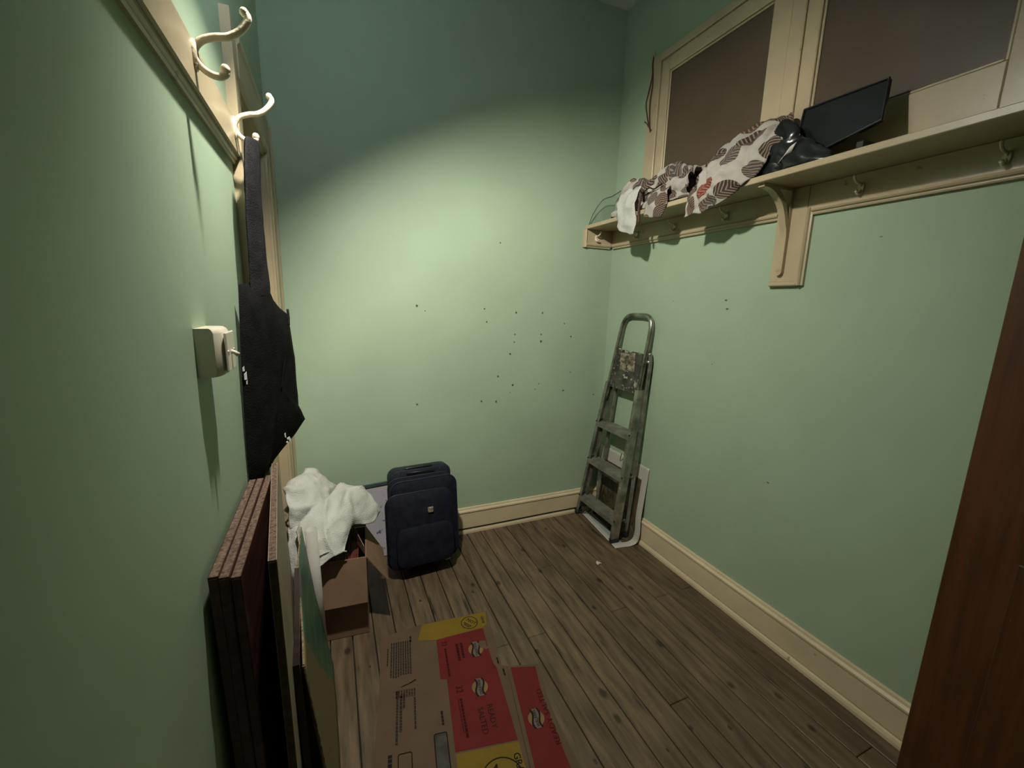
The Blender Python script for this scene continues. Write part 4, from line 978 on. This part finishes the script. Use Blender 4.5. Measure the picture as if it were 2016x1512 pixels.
text('NOT', 0.490, 1.515, 0.022, math.radians(-55), INK, body, Z2, 0.95, 0.0003)
bars([(-0.020,0.020,0.0,0.005),(-0.014,0.014,-0.008,0.004)], math.radians(-55), 0.471, 1.504, INK, body)
text('GRAB', 0.538, 1.508, 0.017, DOWN, INKG, body, Z2, 0.95, 0.0003)
ringp(0.388, 0.895, 0.062, 0.0018, INK, body)
text('NOT', 0.397, 0.898, 0.044, math.radians(-55), INK, body, Z2, 0.95, 0.0006)
text('GRAB', 0.448, 0.915, 0.030, DOWN, INK, body, Z2, 0.95, 0.0004)
bars([(0.0,0.030,0.0,0.006)], DOWN, 0.524, 1.300, INK, body)
bars([(0.0,0.030,0.0,0.006)], DOWN, 0.528, 1.245, INK, body)
# right-hand flap
UPW = math.radians(83)
logo(0.5575, 1.024, 0.90, UPW, fl2, Z2+0.0016)
text('READY SALTED', 0.600, 1.020, 0.026, UPW, INKR, fl2, Z2+0.0016, 1.12)
# brown half: small print, a nail-like mark and two outlined boxes
bars([(0.0, 0.165+random.uniform(-0.008,0.004), -0.0088*k, 0.0056) for k in range(9)], math.radians(-98.5), 0.229, 1.508, INKG, body)
bars([(0.0,0.03,0.0,0.006)], math.radians(-98.5), 0.234, 1.528, INK, body)
bars([(0.0,0.085,0.0,0.004)], math.radians(-98.5), 0.142, 1.495, INK, body)
bars([(0.0,0.030,-0.0088*k,0.0055) for k in range(8)], math.radians(-99), 0.207, 1.285, INKG, body)
bars([(0.035,0.15,0.0,0.006),(0.02,0.07,-0.036,0.007),(0.02,0.15,-0.046,0.008),(0.0,0.19,-0.058,0.007)], math.radians(-99), 0.207, 1.285, INKG, body)
MB().tube([(0.164,1.305,Z2+0.001),(0.195,1.310,Z2+0.001),(0.217,1.317,Z2+0.001)], [0.001,0.0014,0.0022], 6).build('ink_mark', INK, body)
bars([(0.0,0.05,0.0,0.007)], DOWN, 0.275, 1.166, INK, body)
def rrect(cx, cy, w_, h_, ang, parent, fill=None):
    c_, s_ = math.cos(ang), math.sin(ang)
    P = [(cx+x*c_-y*s_, cy+x*s_+y*c_, Z2) for x, y in rounded(w_, h_, 0.006, 4)]
    if fill: fpoly('printed_swatch', [(p[0], p[1]) for p in P], Z2-0.0002, Z2, fill, parent)
    MB().tube(P, 0.0016, 6, closed=True).build('printed_outline', INK, parent)
GRYS = mat('grey_swatch_print', (0.045, 0.038, 0.03), 0.7, 0.5, 16, 0)
rrect(0.243, 1.020, 0.150, 0.040, math.radians(82), body, GRYS)
rrect(0.130, 1.000, 0.150, 0.040, math.radians(82), body)
bars([(0.0,0.12,0.0,0.012)], math.radians(-98.5), 0.098, 1.085, INK, body)

# ================================================================== things on the shelf
SZ = SZ1
cA = thing('patterned_cloth', 'leaf-patterned cloth with a red blob draped over the shelf edge', 'cloth', (1.42, 1.28, SZ))
rA = [[(1.392,1.447,1.722),(1.388,1.400,1.730),(1.384,1.359,1.722),(1.388,1.318,1.735)],
      [(1.390,1.438,1.785),(1.380,1.385,1.793),(1.376,1.327,1.791),(1.390,1.245,1.755)],
      [(1.398,1.402,1.873),(1.380,1.340,1.862),(1.368,1.272,1.840),(1.391,1.175,1.792)],
      [(1.455,1.406,1.955),(1.415,1.310,1.922),(1.388,1.229,1.884),(1.404,1.135,1.822)],
      [(1.505,1.348,2.012),(1.460,1.260,1.975),(1.422,1.185,1.937),(1.413,1.103,1.872)],
      [(1.540,1.255,2.048),(1.500,1.180,2.012),(1.470,1.131,1.977),(1.442,1.077,1.920)],
      [(1.560,1.190,2.052),(1.535,1.130,2.030),(1.505,1.095,1.985),(1.470,1.060,1.93)]]
surf(rA, 10, 14, 'cloth_sheet', LEAF, cA, 0.010, 17, 0.003, 5.0, (0.25, 0.42), fold=0.006, fs=30, fold2=0.013, fdir=Vector((0.2, 0.9, -0.6)), fq=42)
rA2 = [[(1.425,1.46,1.815),(1.43,1.35,1.815),(1.43,1.25,1.815),(1.43,1.12,1.815)],
       [(1.47,1.46,1.87),(1.45,1.35,1.87),(1.45,1.25,1.86),(1.44,1.12,1.86)],
       [(1.53,1.47,1.89),(1.53,1.36,1.945),(1.52,1.25,1.97),(1.50,1.12,1.95)],
       [(1.575,1.46,1.86),(1.577,1.36,1.94),(1.577,1.26,1.98),(1.572,1.14,1.96)],
       [(1.578,1.46,1.815),(1.578,1.36,1.815),(1.578,1.26,1.815),(1.578,1.14,1.815)]]
surf(rA2, 6, 8, 'cloth_bunch', LEAF, cA, 0.008, 14, 0.003, 8.0, (0.4, 0.35), fold=0.010, uvo=(2, 1))
cB = thing('patterned_cloth', 'crumpled patterned cloth heap near the corner end of the shelf', 'cloth', (1.45, 1.75, SZ))
rB = [[(1.43,2.03,1.815),(1.41,1.90,1.815),(1.41,1.74,1.815),(1.415,1.58,1.815),(1.42,1.47,1.815)],
      [(1.435,2.01,1.87),(1.408,1.88,1.87),(1.408,1.75,1.86),(1.412,1.60,1.85),(1.415,1.48,1.84)],
      [(1.455,1.98,1.945),(1.435,1.88,1.965),(1.425,1.76,1.925),(1.43,1.62,1.915),(1.44,1.50,1.90)],
      [(1.50,1.98,1.955),(1.49,1.88,1.985),(1.48,1.75,1.975),(1.49,1.63,2.005),(1.50,1.51,1.955)],
      [(1.575,1.98,1.87),(1.575,1.88,1.90),(1.575,1.75,1.93),(1.575,1.63,1.96),(1.575,1.51,1.92)],
      [(1.578,1.98,1.815),(1.578,1.88,1.815),(1.578,1.75,1.815),(1.578,1.63,1.815),(1.578,1.51,1.815)]]
surf(rB, 10, 14, 'cloth_heap', LEAF, cB, 0.020, 16, 0.003, 2.0, (0.62, 0.34), fold=0.014, fs=40, uvo=(4, 3), fold2=0.034, fdir=Vector((0.3, 0.9, 0.6)), fq=52)
# corners of the heap hanging over the front edge
surf([[(1.430,1.90,1.925),(1.425,1.84,1.93),(1.425,1.77,1.915)],[(1.402,1.915,1.865),(1.398,1.85,1.875),(1.400,1.775,1.87)],[(1.392,1.900,1.800),(1.388,1.84,1.815),(1.391,1.765,1.80)],[(1.391,1.885,1.735),(1.388,1.82,1.745),(1.391,1.750,1.735)],[(1.393,1.840,1.715),(1.391,1.80,1.700),(1.394,1.760,1.697)]], 7, 7, 'white_corner', WHITE, cB, 0.010, 18, 0.003, 6.0, fold=0.012)
surf([[(1.43,1.70,1.885),(1.43,1.65,1.89),(1.43,1.58,1.88)],[(1.401,1.69,1.845),(1.398,1.64,1.85),(1.400,1.565,1.845)],[(1.392,1.70,1.80),(1.389,1.64,1.80),(1.392,1.56,1.80)],[(1.392,1.705,1.765),(1.390,1.65,1.755),(1.393,1.585,1.745)]], 7, 7, 'cloth_corner', LEAF, cB, 0.006, 20, 0.003, 12.0, (0.16, 0.18), fold=0.008, uvo=(6, 5))
MB().tube(spline([(1.405,1.745,1.90),(1.397,1.745,1.86),(1.389,1.742,1.80),(1.390,1.735,1.745)], 6), 0.006, 6).build('tie_cord', CORDB, cB, True)
MB().tube(spline([(1.404,1.765,1.900),(1.394,1.73,1.880),(1.398,1.69,1.893),(1.402,1.66,1.882),(1.412,1.62,1.898)], 6), 0.003, 6).build('tie_cord', INK, cB, True)

# black panel and black bag
bpn = thing('glossy_board', 'glossy black flat board propped on the shelf against the window', 'board', (1.49, 0.92, SZ))
A = [Vector((1.468,1.062,1.832)), Vector((1.468,0.806,1.886)), Vector((1.500,0.822,2.006)), Vector((1.500,1.060,2.010))]
def inset(q, k):
    c = sum(q, Vector())/4; return [c.lerp(p, k) for p in q]
nn = (A[1]-A[0]).cross(A[3]-A[0]).normalized()
if nn.x > 0: nn = -nn
MB().slab([tuple(p) for p in A], 0.012 if (A[1]-A[0]).cross(A[3]-A[0]).x > 0 else -0.012).build('panel_body', BLACKG, bpn)
for i in range(4):
    p, q = A[i], A[(i+1) % 4]
    MB().tube([p+nn*0.002, q+nn*0.002], 0.0035, 6).build('panel_rim', BLACKP, bpn)
for y in (0.86, 1.0):
    MB().cbox(1.478, 1.540, y-0.012, y+0.012, SZ, SZ+0.045, 0.003).build('panel_foot', BLACKP, bpn)
bkb = thing('black_bag', 'black plastic bag slumped on the shelf between cloth and black panel', 'bag', (1.45, 1.07, SZ))
rb = [[(1.425,1.19,1.812),(1.420,1.10,1.812),(1.420,1.02,1.812),(1.425,0.90,1.812)],
      [(1.424,1.17,1.85),(1.418,1.10,1.865),(1.422,1.03,1.86),(1.432,0.92,1.845)],
      [(1.440,1.15,1.92),(1.435,1.09,1.935),(1.440,1.04,1.92),(1.450,0.95,1.868)],
      [(1.462,1.13,1.96),(1.458,1.10,1.985),(1.455,1.065,1.965),(1.462,1.0,1.868)],
      [(1.466,1.13,1.82),(1.466,1.10,1.82),(1.466,1.04,1.82),(1.466,0.95,1.818)]]
surf(rb, 6, 8, 'bag_heap', BLACKG, bkb, 0.010, 18, 0.002, 1.0, fold=0.014)
surf([[(1.423,1.075,1.835),(1.421,1.055,1.850),(1.424,1.030,1.862)],[(1.419,1.065,1.845),(1.416,1.045,1.860),(1.420,1.022,1.876)],[(1.425,1.055,1.865),(1.421,1.038,1.878),(1.424,1.018,1.886)]], 4, 4, 'pale_tag', PAPER, bkb, 0.002, 20, 0.001, 3.0)

# curved clear sheet at the end of the shelf
cf = thing('clear_plastic_sheet', 'curved clear plastic sheet with dark rim at the corner end of the shelf', 'plastic sheet', (1.45, 2.14, SZ))
rim = spline([(1.420,2.222,1.808),(1.428,2.20,1.862),(1.450,2.19,1.905),(1.475,2.17,1.945),(1.52,2.15,1.965),(1.565,2.13,1.995)], 8)
b = MB(); V = []
for p in rim: V += [p, Vector((p.x, p.y-0.004, SZ+0.001))]
b.add(V, [(2*i, 2*i+1, 2*i+3, 2*i+2) for i in range(len(rim)-1)])
b.build('clear_film', FILM, cf, True, fix=False)
MB().tube(rim, 0.0022, 6).build('dark_rim', TEAL, cf, True)

# cords hanging from the window frame
wc = thing('hanging_cord', 'tangled brown cord hanging from the left side of the window frame', 'cord', (1.57, 1.945, 2.25))
XC = XR-0.030
MB().tube(spline([(XC+0.002,1.944,2.60),(XC,1.946,2.55),(XC-0.002,1.940,2.50),(XC-0.002,1.960,2.43),(XC-0.002,1.972,2.38),(XC,1.955,2.31),(XC,1.930,2.25)], 6), 0.0032, 6).build('cord_strand', CORDB, wc, True)
MB().tube(spline([(XC+0.001,1.945,2.55),(XC-0.003,1.932,2.46),(XC-0.004,1.940,2.38),(XC-0.003,1.935,2.30),(XC-0.001,1.925,2.235)], 6), 0.0028, 6).build('cord_strand', CORDB, wc, True)
MB().tube(spline([(XC-0.001,1.975,2.30),(XC-0.003,1.955,2.285),(XC-0.003,1.935,2.26),(XC-0.002,1.915,2.24)], 6), 0.0026, 6).build('cord_strand', CORDB, wc, True)
MB().cbox(XC-0.001, XR-0.026, 1.932, 1.952, 2.585, 2.620, 0.003).build('cord_clip', CREAM, wc)
